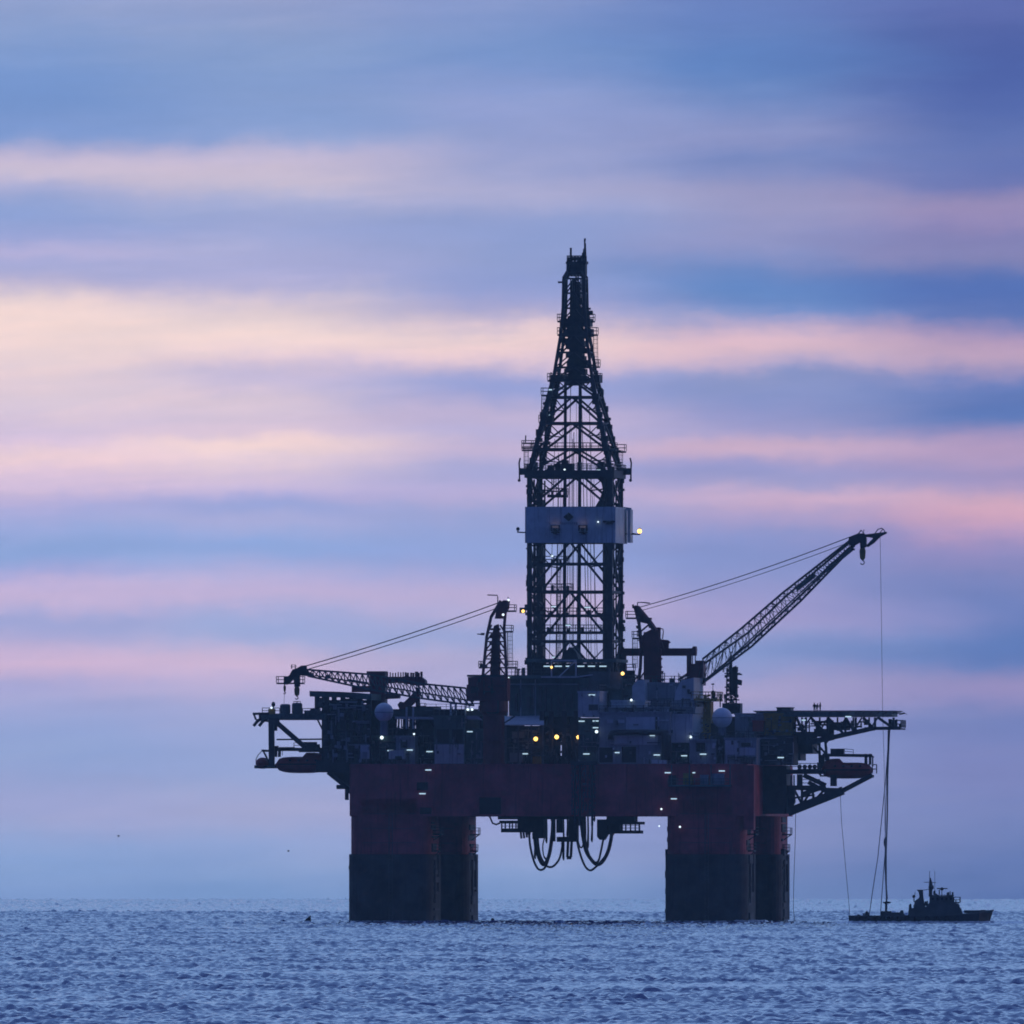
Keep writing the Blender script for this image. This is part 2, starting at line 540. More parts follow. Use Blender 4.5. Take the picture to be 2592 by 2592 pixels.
def make_sea():
    n_w = 170
    lam = np.exp(rng.uniform(np.log(0.55), np.log(5.5), n_w))
    th = math.radians(-84) + rng.normal(0, 1, n_w) * math.radians(62)      # most wavelets run towards the shore
    k = 2 * np.pi / lam
    amp = 0.0068 * lam ** 0.90
    ph = rng.uniform(0, 2 * np.pi, n_w)
    kx, ky = k * np.cos(th), k * np.sin(th)

    def waves(X, Y):
        Z = np.zeros_like(X)
        G = np.full_like(X, 0.9)
        for j in range(14):                                # gusts: patches of rougher and smoother water
            a, w = rng.uniform(0, 6.28), 2 * np.pi / rng.uniform(25, 160)
            G += 0.075 * np.sin(X * w * math.cos(a) * 1.4 + Y * w * math.sin(a) * 0.9 + rng.uniform(0, 6.28))
        for i in range(n_w):
            p = kx[i] * X + ky[i] * Y + ph[i]
            Z += amp[i] * (np.sin(p) + 0.22 * np.cos(2 * p))
        return Z * G

    cols = 760
    az_half = math.radians(1.4)
    a = np.linspace(-az_half, az_half, cols)
    ds = [1350.0]
    while ds[-1] < 13500:
        d = ds[-1]
        ds.append(d + 0.55 * (d / 1500.0) ** (1.0 if d < 6200 else 1.5))
    ds = np.array(ds)
    A, R = np.meshgrid(a, ds)
    X = CX + R * np.sin(A)
    Y = -D + R * np.cos(A)
    base = -((X) ** 2 + (Y) ** 2) / (2 * R_EARTH)
    W = waves(X, Y)
    edge = np.clip((az_half - np.abs(A)) / (az_half * 0.06), 0, 1)
    W *= np.clip(R / 4500, 1, 2.4)
    W *= edge * np.clip((R - 1350) / 40, 0, 1)
    Z = base + W
    nr = len(ds)
    V1 = np.stack([X, Y, Z], -1).reshape(-1, 3)
    idx = np.arange(nr * cols).reshape(nr, cols)
    F1 = np.stack([idx[:-1, :-1], idx[:-1, 1:], idx[1:, 1:], idx[1:, :-1]], -1).reshape(-1, 4)
    # the water all round: coarse, the same level
    d2 = np.concatenate([[0.5], np.exp(np.linspace(math.log(20), math.log(1350), 20)), np.exp(np.linspace(math.log(1350), math.log(13500), 60))[1:]])
    a2 = np.concatenate([np.linspace(-az_half, az_half, 9), np.linspace(az_half, 2 * math.pi - az_half, 150)[1:-1]])
    A2, R2 = np.meshgrid(a2, d2)
    X2, Y2 = CX + R2 * np.sin(A2), -D + R2 * np.cos(A2)
    Z2 = -(X2 ** 2 + Y2 ** 2) / (2 * R_EARTH)
    V2 = np.stack([X2, Y2, Z2], -1).reshape(-1, 3)
    n2 = len(a2)
    i2 = np.arange(len(d2) * n2).reshape(len(d2), n2)
    i2n = np.roll(i2, -1, 1)
    q2 = np.stack([i2[:-1], i2n[:-1], i2n[1:], i2[1:]], -1)
    keep = np.ones(q2.shape[:2], bool)
    rmid = d2[1:]
    keep[np.ix_(rmid > 1351, np.arange(n2) < 8)] = False
    F2 = q2[keep] + len(V1)
    V = np.concatenate([V1, V2]).astype(np.float32)
    F = np.concatenate([F1, F2]).astype(np.int32)
    me = bpy.data.meshes.new('sea')
    me.vertices.add(len(V)); me.vertices.foreach_set('co', V.ravel())
    me.loops.add(F.size); me.loops.foreach_set('vertex_index', F.ravel())
    me.polygons.add(len(F))
    me.polygons.foreach_set('loop_start', np.arange(0, F.size, 4, dtype=np.int32))
    me.polygons.foreach_set('use_smooth', np.ones(len(F), bool))
    me.update(calc_edges=True)
    me.materials.append(MATS['sea_water']); me.materials.append(MATS['sea_water_far'])
    mi = np.zeros(len(F), np.int32); mi[len(F1):] = 1
    me.polygons.foreach_set('material_index', mi)
    o = bpy.data.objects.new('sea', me)
    o['kind'] = 'structure'
    o['label'] = 'choppy blue violet sea reaching to the hazy horizon'
    COL.objects.link(o)
    print('sea', len(V))


make_sea()

# ---------------------------------------------------------------- sea air
HAZE = 2.0e-5
if HAZE:
    hz = MB().box((-5200, -D - 300, -22), (5200, 13000, 150))
    me = bpy.data.meshes.new('haze')
    me.from_pydata(hz.v, [], hz.f)
    mh = bpy.data.materials.new('haze')
    mh.use_nodes = True
    ht = NT(mh.node_tree)
    mh.node_tree.nodes.clear()
    pv = ht.n('ShaderNodeVolumePrincipled', {'Color': (0.60, 0.86, 1.0, 1), 'Density': HAZE, 'Anisotropy': 0.65})
    ht.t.links.new(pv.outputs[0], ht.n('ShaderNodeOutputMaterial').inputs['Volume'])
    me.materials.append(mh)
    ho = bpy.data.objects.new('haze', me)
    ho['kind'] = 'stuff'
    ho['label'] = 'thin blue sea air between shore and horizon'
    COL.objects.link(ho)
# ================================================================ THE PLATFORM
def V(px, py, v):
    return q(px, py, v)


def pbar(m, x0, y0, x1, y1, v, r, v2=None, n=4):
    return m.bar(q(x0, y0, v), q(x1, y1, v if v2 is None else v2), r, n)


T = Thing('drilling_platform', 'red semi submersible oil platform hull on four thick columns, dark below a paint line', 'oil platform', q(1440, 2334, 0))


def rounded(cx0, cx1, v0, v1, r, z0, z1, n=5):
    pts = []
    for (x, y, a0) in ((cx0 + r, v0 + r, math.pi), (cx1 - r, v0 + r, 1.5 * math.pi), (cx1 - r, v1 - r, 0), (cx0 + r, v1 - r, .5 * math.pi)):
        for i in range(n + 1):
            t = a0 + i * math.pi / 2 / n
            pts.append((x + r * math.cos(t), y + r * math.sin(t)))
    k = len(pts)
    vs = [(x, y, z0) for x, y in pts] + [(x, y, z1) for x, y in pts]
    fs = [tuple(range(k))[::-1], tuple(range(k, 2 * k))] + [(i, (i + 1) % k, k + (i + 1) % k, k + i) for i in range(k)]
    return vs, fs


zdeck = q(0, 2065, -36).z
zpaint = q(0, 2162, -36).z
for (x0, w, v0) in ((885, 14.4, -36), (985, 14.2, 20), (1686, 14.2, -36), (1775, 14.2, 20)):
    p = q(x0, 2334, v0)
    m = MB(); m.add(*rounded(p.x, p.x + w, v0, v0 + 16, 2.2, zpaint, zdeck + 3))
    c = m.obj('column', 'hull_red', T)
    m = MB(); m.add(*rounded(p.x - .35, p.x + w + .35, v0 - .35, v0 + 16.35, 2.3, -8, zpaint))
    m.obj('waterline_band', 'band_black', c)
    m = MB()
    for k in range(3):                                    # weld seams and draught ladder standing a little proud
        z = zpaint + 2 + k * 2.6
        m.box((p.x + 2.4, v0 - .04, z), (p.x + w - 2.4, v0 + .1, z + .07))
    m.ladder((p.x + w * .52, v0 - .45, 0.5), (p.x + w * .52, v0 - .45, zpaint + 7), .6, False)
    m.obj('ladder', 'steel_mid', c)
    m = MB()                                              # small platforms and fender pipes down the right edge
    xr = p.x + w
    for zz, ln in ((zdeck - 3.2, 1.5), (zdeck - 6.2, 1.1)):
        m.cut()
        m.box((xr - .1, v0 + 5, zz - .25), (xr + ln, v0 + 8, zz))
        m.rails(xr + .1, xr + ln, v0 + 5, v0 + 8, zz, 1.1)
        m.bar((xr, v0 + 6, zz - 1.2), (xr + ln, v0 + 6, zz - .2), .09)
    m.cut(); m.bar((xr + .5, v0 + 9, 5.5), (xr + .5, v0 + 9, zpaint), .22, 8)
    m.bar((xr + .55, v0 + 4, 3.5), (xr + .55, v0 + 4, zpaint - 1), .18, 8)
    for xe, sg in ((p.x, -1), (xr, 1)):                   # ragged growth and fender stubs down the corners
        z = 0.3
        while z < zdeck - 1:
            h = random.uniform(.3, 1.6); d = random.uniform(.05, .34) + (.35 if z < zpaint else 0)
            m.box((xe - .02 * sg, v0 + random.uniform(2.4, 4), z), (xe + sg * d, v0 + random.uniform(5, 11), z + h)); z += h + random.uniform(.1, 1.4)
    m.obj('access_platform', 'steel_dark', c)
m = MB(); a = q(885, 1935, -36); b = q(1893, 2065, -36)
m.box(a, (b.x, 36, b.z))
box = m.obj('deck_box', 'hull_red', T)
m = MB()
for x in (1075, 1108, 1160, 1340, 1590, 1660, 1742, 1810):
    m.pbox(x, x + 2.5, 1937, 2064, -36.06, -35.9)
m.pbox(886, 1892, 1934, 1938, -36.12, -35.9)
m.pbox(886, 1892, 2061, 2066, -36.1, -35.9)
m.obj('plate_seam', 'hull_red', box)
m = MB()                                                  # recesses, doors and the crane pedestal's shadow, painted black, along the box front
for x0, x1, y0, y1 in ((1055, 1083, 1980, 2000), (1063, 1092, 2044, 2064), (1213, 1268, 2018, 2062), (1692, 1712, 1962, 1990)):
    m.pbox(x0, x1, y0, y1, -36.09, -35.9)
m.islands('hatch', 'rubber_black', box)  # the wide patch below the pedestal is painted shade, no hatch
m = MB(); m.pbox(1882, 1908, 1937, 2100, -36.6, -34, RIG)
m.obj('corner_post', 'hull_red', box)
for (x, y, k, w) in ((1084, 1949, 'tube', 15), (1069, 2009, 'tube', 16), (1690, 1956, 'tube', 15), (1756, 1956, 'tube', 7), (1827, 1951.5, 'tube', 15),
                     (1705.5, 2022, 'tube', 15), (1674, 2048, 'white', 5), (1721, 2093, 'white', 5), (1668.6, 2091, 'white', 4)):
    lamp(T, x, y, -36.9, k, w)
for va, vb in ((-36, -20), (20, 36)):                     # pontoons lying awash
    p0, p1 = q(868, 2334, va), q(1930, 2334, va)
    m = MB(); m.add(*rounded(p0.x, p1.x, va, vb, 3.5, -9, .24)); m.obj('pontoon', 'band_black', T)
# service gallery on the box front, right
m = MB(); a, b = q(1695, 1987, -36), q(1852, 1991, -36)
m.box((a.x, -38.5, a.z), (b.x, -36.02, b.z)); m.rail((a.x, -38.4, a.z), (b.x, -38.4, a.z), 1.1)
for x in (1700, 1745, 1800, 1848):
    pbar(m, x, 1990, x, 1936, -38.3, .10)
m.obj('side_gallery', 'steel_green', T)
m = MB().pbox(1729, 1752, 1957, 1986, -38.2, -36.6); m.obj('locker', 'yellow_paint', T)
m = MB().pbox(1772, 1792, 1961, 1986, -38.2, -36.6).pbox(1800, 1832, 1958, 1986, -37.9, -36.6); m.islands('locker', 'grey_paint', T)
# chains and wires hanging in front of the box, mid ship
m = MB()
for x in (1449, 1461, 1476, 1483, 1493, 1505):
    for k in range(26):
        y = 1925 + k * 5.4
        if random.random() < .8:
            p = q(x + random.uniform(-1.5, 1.5), y, -37.2 - (k % 2) * .12)
            m.box(p - Vector((.10 + .06 * (k % 2), .05, .17)), p + Vector((.10 + .06 * (k % 2), .05, .17)))
m.obj('anchor_chain', 'steel_mid', T)
m = MB()
for x in (1455, 1468, 1499):
    pbar(m, x, 1930, x, 2090, -37.4, .22, n=6)
pbar(m, 1445, 1932, 1512, 1932, -37.3, .35)
m.islands('riser_pipe', 'steel_dark', T)
# lower right brackets that carry the lifeboat station
m = MB(); vv = -10
pbar(m, 1995, 2056, 2134, 2001, vv, .75); pbar(m, 2134, 2001, 2208, 1962, vv, .42)
pbar(m, 1990, 1993, 2060, 1993, vv, .35); pbar(m, 2034, 1962, 2090, 1988, vv, .4); pbar(m, 2046, 1980, 2100, 2008, vv, .35)
pbar(m, 2032, 2010, 2090, 1990, vv, .4); pbar(m, 2110, 1962, 2110, 1990, vv, .55)
m.pprism([(1975, 1996), (2010, 1996), (2012, 2030), (1998, 2056), (1985, 2056)], vv - .4, vv + 1.2)
for x0, y0, x1, y1, r in ((2010, 1998, 2030, 2036, .2), (2030, 1998, 2030, 2040, .22), (2030, 2038, 2056, 1998, .2), (2056, 1998, 2060, 2026, .22), (2060, 2028, 2088, 1998, .2), (2088, 1996, 2092, 2014, .25), (2010, 2020, 2062, 2012, .16), (1990, 1995, 2125, 1999, .3)):
    pbar(m, x0, y0, x1, y1, vv + .3, r)
m.pbox(1985, 2085, 1948, 1959, vv - 2, vv + 4); m.pbox(2017, 2030, 1960, 1996, vv, vv + 1.2)
pbar(m, 2003, 1962, 2003, 1993, vv, .15); pbar(m, 2010, 1962, 2010, 1993, vv, .12)
m.rail(q(2030, 1991, vv), q(2075, 1991, vv), 1.3, .06)
m.pprism([(2104, 2001), (2128, 1994), (2136, 2000), (2133, 2008), (2115, 2009)], vv - .8, vv + .6)
m.obj('outrigger_bracket', 'steel_dark', T)
m = MB(); vv = -6
pbar(m, 1960, 2046, 1992, 2046, vv, .8); m.pbox(1900, 1990, 1938, 2060, -12, -5)
m.obj('side_sponson', 'steel_dark', T)
# left brackets under the lifeboat
m = MB(); vv = -20
m.pbox(800, 884, 1924, 1955, vv - 2, vv + 3)
m.pprism([(826, 1953), (886, 1953), (886, 2012), (872, 1990), (850, 1970)], vv - .3, vv + .5)
pbar(m, 830, 1955, 880, 1995, vv - 1, .35); pbar(m, 852, 1992, 884, 1992, vv, .42, n=8); pbar(m, 878, 1995, 878, 2025, vv, .32)
m.obj('outrigger_bracket', 'steel_dark', T)

# ---------------------------------------------------------------- flow hoses and moonpool gear under the deck
T = Thing('moonpool_platform', 'dark railed gangway hanging under the left half of the deck box', 'gangway', q(1310, 2105, -6))
m = MB(); vv = -6
m.pbox(1268, 1374, 2097, 2107, vv, vv + 5); m.pbox(1264, 1372, 2077, 2084, vv, vv + 5)
m.pbox(1310, 1372, 2068, 2104, vv + 1, vv + 4); m.pbox(1352, 1376, 2066, 2122, vv, vv + 4); m.pbox(1260, 1440, 2064, 2074, vv, vv + 5)
m.obj('deck', 'steel_dark', T)
m = MB()
for x in (1270, 1279, 1290, 1297, 1306):
    pbar(m, x, 2080, x, 2098, vv - .05, .12)
m.rail(q(1269, 2098, vv - .1), q(1310, 2098, vv - .1), 1.0, .05)
m.tube([q(1234, 2058, vv), q(1241, 2070, vv), q(1247, 2084, vv), q(1256, 2087, vv), q(1266, 2083, vv)], .16)
for x in (1318, 1325, 1332):
    pbar(m, x, 2106, x + 2, 2124 + random.uniform(-6, 6), vv + 1, .18)
m.obj('railing', 'steel_dark', T)
T = Thing('moonpool_platform', 'dark railed gangway hanging under the right half of the deck box', 'gangway', q(1570, 2108, -6))
m = MB()
m.pbox(1520, 1620, 2102, 2110, vv, vv + 5); m.pbox(1512, 1624, 2080, 2087, vv, vv + 5); m.pbox(1535, 1606, 2064, 2080, vv, vv + 5)
m.pbox(1512, 1570, 2075, 2105, vv + 1, vv + 4); m.pprism([(1511, 2074), (1538, 2074), (1538, 2110), (1528, 2126), (1518, 2126), (1511, 2118)], vv, vv + 3)
m.obj('deck', 'steel_dark', T)
m = MB()
for x in (1575, 1584, 1596, 1608, 1618):
    pbar(m, x, 2084, x, 2104, vv - .05, .12)
m.rail(q(1572, 2103, vv - .1), q(1620, 2103, vv - .1), 1.0, .05)
m.obj('railing', 'steel_dark', T)
T = Thing('riser_tensioner', 'dark riser frame hanging in the middle below the deck box between the hoses', 'riser frame', q(1445, 2170, 0))
m = MB(); vv = 0
m.pbox(1439, 1462, 2060, 2130, vv, vv + 2); m.pbox(1409, 1456, 2118, 2131, vv, vv + 3); m.pbox(1408, 1424, 2068, 2108, vv, vv + 2)
m.pbox(1396, 1404, 2066, 2130, vv, vv + 1.4)
m.obj('frame', 'steel_dark', T)
m = MB()
for x in (1438, 1447):
    pbar(m, x, 2130, x - 2, 2170, vv + .5, .22)
pbar(m, 1435, 2171, 1446, 2171, vv + .5, .3)
for x, y in ((1383, 2135), (1436, 2120), (1473, 2120), (1488, 2147), (1498, 2132), (1481, 2140), (1504, 2080), (1354, 2175), (1426, 2178)):
    m.tube([q(x, 2062, vv + 2), q(x + 1, (y + 2062) / 2, vv + 2), q(x, y - 6, vv + 2), q(x + 1, y, vv + 2)], [.16, .17, .22, .08])
m.obj('cable', 'steel_dark', T)


def hose(label, pts, v0, v1, r):
    n = len(pts)
    ctrl = [q(x, y, v0 + (v1 - v0) * i / (n - 1)) for i, (x, y) in enumerate(pts)]
    out = []
    for i in range(n - 1):
        p0, p1, p2, p3 = ctrl[max(0, i - 1)], ctrl[i], ctrl[i + 1], ctrl[min(n - 1, i + 2)]
        for k in range(6):
            t = k / 6
            out.append(0.5 * ((2 * p1) + (p2 - p0) * t + (2 * p0 - 5 * p1 + 4 * p2 - p3) * t * t + (3 * p1 - p0 - 3 * p2 + p3) * t ** 3))
    out.append(ctrl[-1])
    T = Thing('flow_hose', label, 'hose', ctrl[0], 'hoses drooping below the deck')
    MB().tube(out, r, 8).obj('hose', 'rubber_black', T, smooth=True)
    m = MB()
    for e, nx in ((out[0], out[1]), (out[-1], out[-2])):
        d = (nx - e).normalized()
        m.bar(e - d * .5, e + d * .6, r * 1.5, 8)
    m.obj('end_coupling', 'steel_dark', T)


hose('outermost hose loop of the left bunch, hanging lowest on its left side', [(1339, 2104), (1342, 2140), (1350, 2175), (1360, 2197), (1370, 2202), (1380, 2195), (1388, 2175), (1395, 2130), (1398, 2070)], -2, 1, .2)
hose('thick left hose loop that drops from the dark box of the left gangway', [(1354, 2115), (1356, 2140), (1364, 2170), (1374, 2188), (1384, 2180), (1392, 2155), (1398, 2110), (1402, 2065)], -1, 3, .34)
hose('shallow left hose loop rising on its right to the riser frame', [(1360, 2110), (1366, 2160), (1380, 2188), (1393, 2195), (1406, 2188), (1418, 2168), (1425, 2130)], 1, 2, .2)
hose('short thin hose loop inside the left bunch', [(1382, 2066), (1380, 2110), (1374, 2140), (1376, 2165), (1382, 2175)], 2, 2.5, .12)
hose('outermost hose loop of the right bunch, lowest and starting at the riser frame', [(1456, 2100), (1463, 2140), (1472, 2172), (1482, 2194), (1493, 2203), (1504, 2198), (1520, 2182), (1536, 2160), (1546, 2130), (1551, 2104)], -2, 2, .2)
hose('thick right hose loop ending under the right gangway', [(1470, 2070), (1477, 2125), (1484, 2155), (1496, 2175), (1510, 2188), (1524, 2182), (1538, 2158), (1546, 2128), (1549, 2104)], -1, 3, .34)
hose('steep right hose loop ending at the dark hanging box', [(1476, 2070), (1482, 2130), (1492, 2166), (1504, 2182), (1514, 2180), (1520, 2160), (1526, 2130), (1529, 2118)], 0, 3, .2)
hose('short slack hose bight beside the right side of the riser frame', [(1458, 2064), (1462, 2120), (1468, 2143), (1474, 2143), (1478, 2120), (1477, 2066)], 1, 2, .13)

# ---------------------------------------------------------------- derrick
T = Thing('derrick', 'tall dark lattice drilling derrick with a pale wind wall and a tapering top', 'derrick', q(1449, 1745, 0))
DU = q(1442.5, 1745, -8).x
PROF = [(1750, 7.35), (1197, 7.35), (963, 3.55), (850, 2.35), (780, 1.95), (705, 1.85), (688, 1.2), (652, 1.1)]


def hw(py):
    for (a, wa), (b, wb) in zip(PROF, PROF[1:]):
        if b <= py <= a:
            return wa + (wb - wa) * (a - py) / (a - b)
    return PROF[-1][1] if py < PROF[-1][0] else PROF[0][1]


def dz(py):
    return q(1440, py, 0).z


def corner(i, py, inset=0.0):
    w = hw(py) - inset
    return Vector((DU + (-w if i in (0, 3) else w), (-w * 1.08 if i in (0, 1) else w * 1.08), dz(py)))


for i in range(4):
    m = MB()
    for (a, _), (b, _) in zip(PROF, PROF[1:]):
        r = .42 if a > 1197 else .40 if a > 963 else .26
        m.bar(corner(i, a), corner(i, b), r)
    y = 1740
    while y > 1010:                                       # joint plates, boxes and cable trays on the leg
        y -= random.uniform(9, 34)
        c = corner(i, y) + Vector((random.uniform(-.2, .2), 0, 0)); a, h = random.uniform(.45, .68), random.uniform(.12, .6)
        m.box(c - Vector((a, .6, h)), c + Vector((a, .6, h)))
    m.bar(corner(i, 1745) + Vector((.85 if i in (0, 3) else -.85, 0, 0)), corner(i, 1215) + Vector((.85 if i in (0, 3) else -.85, 0, 0)), .16, 6)
    m.obj('leg', 'steel_dark', T)
LEV = [1745, 1624, 1499, 1373, 1287, 1199]
UP = [1199, 1138, 1072, 1006, 963]
TOPL = [963, 930, 892, 850, 815, 780, 742, 705]
for f in range(4):
    m = MB()
    i, j = f, (f + 1) % 4
    for L, r, rh in ((LEV, .20, .23), (UP, .185, .22), (TOPL, .12, .13)):
        for a, b in zip(L, L[1:]):
            A0, A1, B0, B1 = corner(i, a), corner(j, a), corner(i, b), corner(j, b)
            mid = (B0 + B1) / 2
            if f in (0, 2) or L is not LEV:
                m.bar(A0, mid, r); m.bar(A1, mid, r)
            else:
                m.bar(A0, B1, r * .8); m.bar(A1, B0, r * .8)
            m.bar(B0, B1, rh)
            if L is not TOPL:                             # short stiffening braces
                m.bar(A0.lerp(mid, .5), A0.lerp(B0, .55), r * .55); m.bar(A1.lerp(mid, .5), A1.lerp(B1, .55), r * .55)
                m.bar(B0, A0.lerp(mid, .52), r * .5); m.bar(B1, A1.lerp(mid, .52), r * .5)
    if f in (0, 2):
        for y in (1428, 1559):
            m.bar(corner(i, y), corner(j, y), .2)
    m.obj('bracing', 'steel_dark', T)
m = MB()
for x, r, y0, y1 in ((1429, .22, 1745, 940), (1466, .24, 1745, 940)):
    m.cut()
    pbar(m, x, y0, x + 3, y1, 5.0, r)
    pbar(m, x - 5, y0, x, y1, 6.2, .08)
m.obj('guide_rail', 'steel_dark', T)
m = MB()
for k in range(18):                                       # drilling lines, hoses and drill pipe stood back in the tower
    x = random.choice((random.uniform(1380, 1420), random.uniform(1425, 1475), random.uniform(1482, 1530)))
    y1 = random.uniform(960, 1250)
    pbar(m, x, 1740, 1456 + (x - 1456) * hw(y1) / 7.35 * .95, y1, random.uniform(-3, 5), random.uniform(.025, .06))
m.obj('drill_line', 'rope', T)
m = MB()
for x0, x1, y0, y1 in ((1352, 1376, 1740, 1215), (1527, 1553, 1745, 1205)):
    m.cut()
    for k in range(9):
        x = x0 + (x1 - x0) * k / 8 + random.uniform(-1, 1)
        yb = y1 + random.uniform(0, 60)
        pbar(m, x, y0, x, yb, random.uniform(-5, 5), random.uniform(.09, .2), n=6)
    for k in range(14):
        y = y0 - 30 - k * 36 + random.uniform(-8, 8)
        m.box(q(x0 - 1, y, -4), q(x1 + 1, y - random.uniform(4, 14), random.uniform(-2, 4)))
m.obj('pipe_rack', 'steel_dark', T)
m = MB()
for k, (py, xa, xb) in enumerate(((1690, 1376, 1540), (1598, 1372, 1520), (1555, 1364, 1530), (1494, 1376, 1445), (1424, 1372, 1434), (1252, 1385, 1432))):
    vv = -5 + (k % 3) * 3
    m.cut(); a, b = q(xa, py, vv), q(xb, py, vv)
    m.box((a.x, vv, a.z), (b.x, vv + 3.5, a.z - .5))
    m.rails(a.x, b.x, vv, vv + 3.5, a.z, 1.15, .06)
    for kk in range(int((xb - xa) / 18)):
        x = random.uniform(xa, xb - 10)
        m.box(q(x, py, vv + 1), q(x + random.uniform(4, 9), py - random.uniform(4, 13), vv + 2.5))
m.obj('work_platform', 'steel_dark', T)
m = MB()                                                  # outside walkways and baskets up the tower
for xa, xb, py, vv in ((1323, 1372, 1132, -2), (1372, 1394, 999, -3), (1366, 1400, 1068, -3), (1388, 1424, 962, -3), (1500, 1522, 962, 2), (1413, 1430, 812, 0),
                       (1490, 1504, 812, 0), (1413, 1428, 846, 0), (1490, 1512, 846, 0), (1503, 1517, 927, 1), (1560, 1583, 1142, 4), (1323, 1560, 1138, -7)):
    m.cut(); a, b = q(xa, py, vv), q(xb, py, vv)
    m.box((a.x, vv - 1.4, a.z), (b.x, vv + 1.4, a.z - .3))
    m.rails(a.x, b.x, vv - 1.4, vv + 1.4, a.z, 1.2, .055)
m.cut(); m.pbox(1368, 1398, 1052, 1072, -3.5, -.5); m.cut(); m.pbox(1392, 1424, 948, 966, -3, 2); m.cut(); m.pbox(1497, 1517, 948, 968, -2, 3); m.cut(); m.pbox(1424, 1494, 806, 826, -2, 2); m.pbox(1428, 1497, 832, 852, -2, 2)
for x, y in ((1330, 1120), (1394, 960), (1512, 956), (1418, 826)):
    pbar(m, x, y, x + 1, y - 18, 0, .10)
m.obj('catwalk', 'steel_dark', T)
m = MB()
for k in range(46):                                   # junction boxes, floodlight brackets and stub pipes on the outside of the tower
    y = random.uniform(690, 1740); sg = random.choice((-1, 1)); w = hw(y); x = DU + sg * w; z = dz(y); dp = random.uniform(-w, w)
    L = random.uniform(.25, 1.1)
    if random.random() < .6:
        m.box((x, dp, z), (x + sg * L, dp + .5, z + random.uniform(.2, .9)))
    else:
        m.bar((x, dp, z), (x + sg * L, dp, z + random.uniform(-.2, .5)), .08); m.box((x + sg * L - .15, dp - .2, z - .1), (x + sg * L + .15, dp + .2, z + .3))
    m.cut()
m.obj('tower_fitting', 'steel_dark', T)
m = MB()
for (x0, y0, x1, y1, vv) in ((1332, 1188, 1332, 1134, -2), (1375, 1062, 1377, 1000, -3), (1508, 925, 1507, 848, 1), (1570, 1188, 1571, 1140, 4), (1402, 1240, 1402, 1210, 0),
                             (1414, 1740, 1414, 1430, 3), (1545, 1745, 1545, 1375, 8.6)):
    m.cut(); m.ladder(q(x0, y0, vv), q(x1, y1, vv), .8)
m.obj('ladder', 'steel_dark', T)
m = MB()                                                  # monkey board level: the heavy ring beam and its davits
z0, z1 = dz(1211), dz(1192); w = 8.15
for a, b in (((DU - w, -w - .9), (DU + w, -w + .4)), ((DU - w, w - .4), (DU + w, w + .9)), ((DU - w, -w + .4), (DU - w + 1.3, w - .4)), ((DU + w - 1.3, -w + .4), (DU + w, w - .4))):
    m.box((a[0], a[1], z0), (b[0], b[1], z1))
m.rails(DU - w, DU + w, -w - .8, w + .8, z1, 1.15, .06)
for k in range(9):
    x = DU + random.uniform(-w, w * .8); h = random.uniform(.6, 2.2)
    m.box((x, -2, z1), (x + random.uniform(.5, 1.2), 1, z1 + h))
m.pprism([(1535, 1208), (1552, 1208), (1552, 1285), (1505, 1285), (1517, 1265), (1526, 1240), (1522, 1222), (1512, 1212)], 5.0, 6.4)
m.obj('ring_beam', 'steel_dark', T)
for x, y, dxx, vv in ((1315, 1190, -1, -6), (1597, 1190, 1, 6)):
    m = MB()
    m.tube([q(x, y + 26, vv), q(x, y, vv), q(x + dxx, y - 18, vv), q(x - dxx * 2, y - 31, vv)], .15)
    m.ball(q(x - 1, y + 26, vv), .28); m.pbox(min(x, x - dxx * 22), max(x, x - dxx * 22), 1185, 1202, vv - .4, vv + .4)
    m.obj('davit', 'steel_dark', T)
# crown
m = MB()
m.pbox(1444, 1482, 668, 695, -1.3, 1.3); m.pbox(1436, 1484, 661, 668, -1.6, 1.6); m.pbox(1432, 1446, 662, 668, -1, .5)
a, b = q(1438, 661, 0), q(1482, 661, 0)
m.rails(a.x, b.x, -1.5, 1.5, a.z, .95, .06)
for k in range(5):
    x = 1447 + k * 8
    pbar(m, x, 700, x, 690, 0, .25); m.bar(q(x, 655, -.6), q(x, 655, .6), .45, 12)
m.obj('crown_block', 'steel_dark', T)
m = MB()
for k in range(44):                                       # top drive, hang-off gear and cable bundles inside the narrow top
    y = 738 + k * 5.4
    wd = min(hw(y) * .9, 2.3) * (.6 if y < 795 else 1)
    x = 1459 + random.uniform(-4, 4)
    a = q(x, y, 0)
    m.box(a - Vector((wd * random.uniform(.45, .95), wd * .8, .4)), a + Vector((wd * random.uniform(.45, .95), wd * .8, random.uniform(.1, .5))))
for k in range(12):
    x = 1441 + k * 3.4
    pbar(m, x, random.uniform(940, 975), 1459 + (x - 1459) * .8, random.uniform(700, 715), random.uniform(-1, 1), random.uniform(.06, .16))
m.obj('travelling_block', 'steel_dark', T)
m = MB()
pbar(m, 1480, 668, 1480, 604, 0, .12); pbar(m, 1477, 668, 1480, 630, 0, .26); pbar(m, 1484, 668, 1482, 615, .3, .09); pbar(m, 1475, 655, 1476, 640, 0, .2)
pbar(m, 1480, 612, 1481, 603, 0, .16)
m.obj('antenna', 'steel_dark', T)
m = MB(); pbar(m, 1445, 668, 1445, 627, 0, .17); pbar(m, 1442, 640, 1447, 640, 0, .1); m.obj('antenna', 'steel_dark', T)
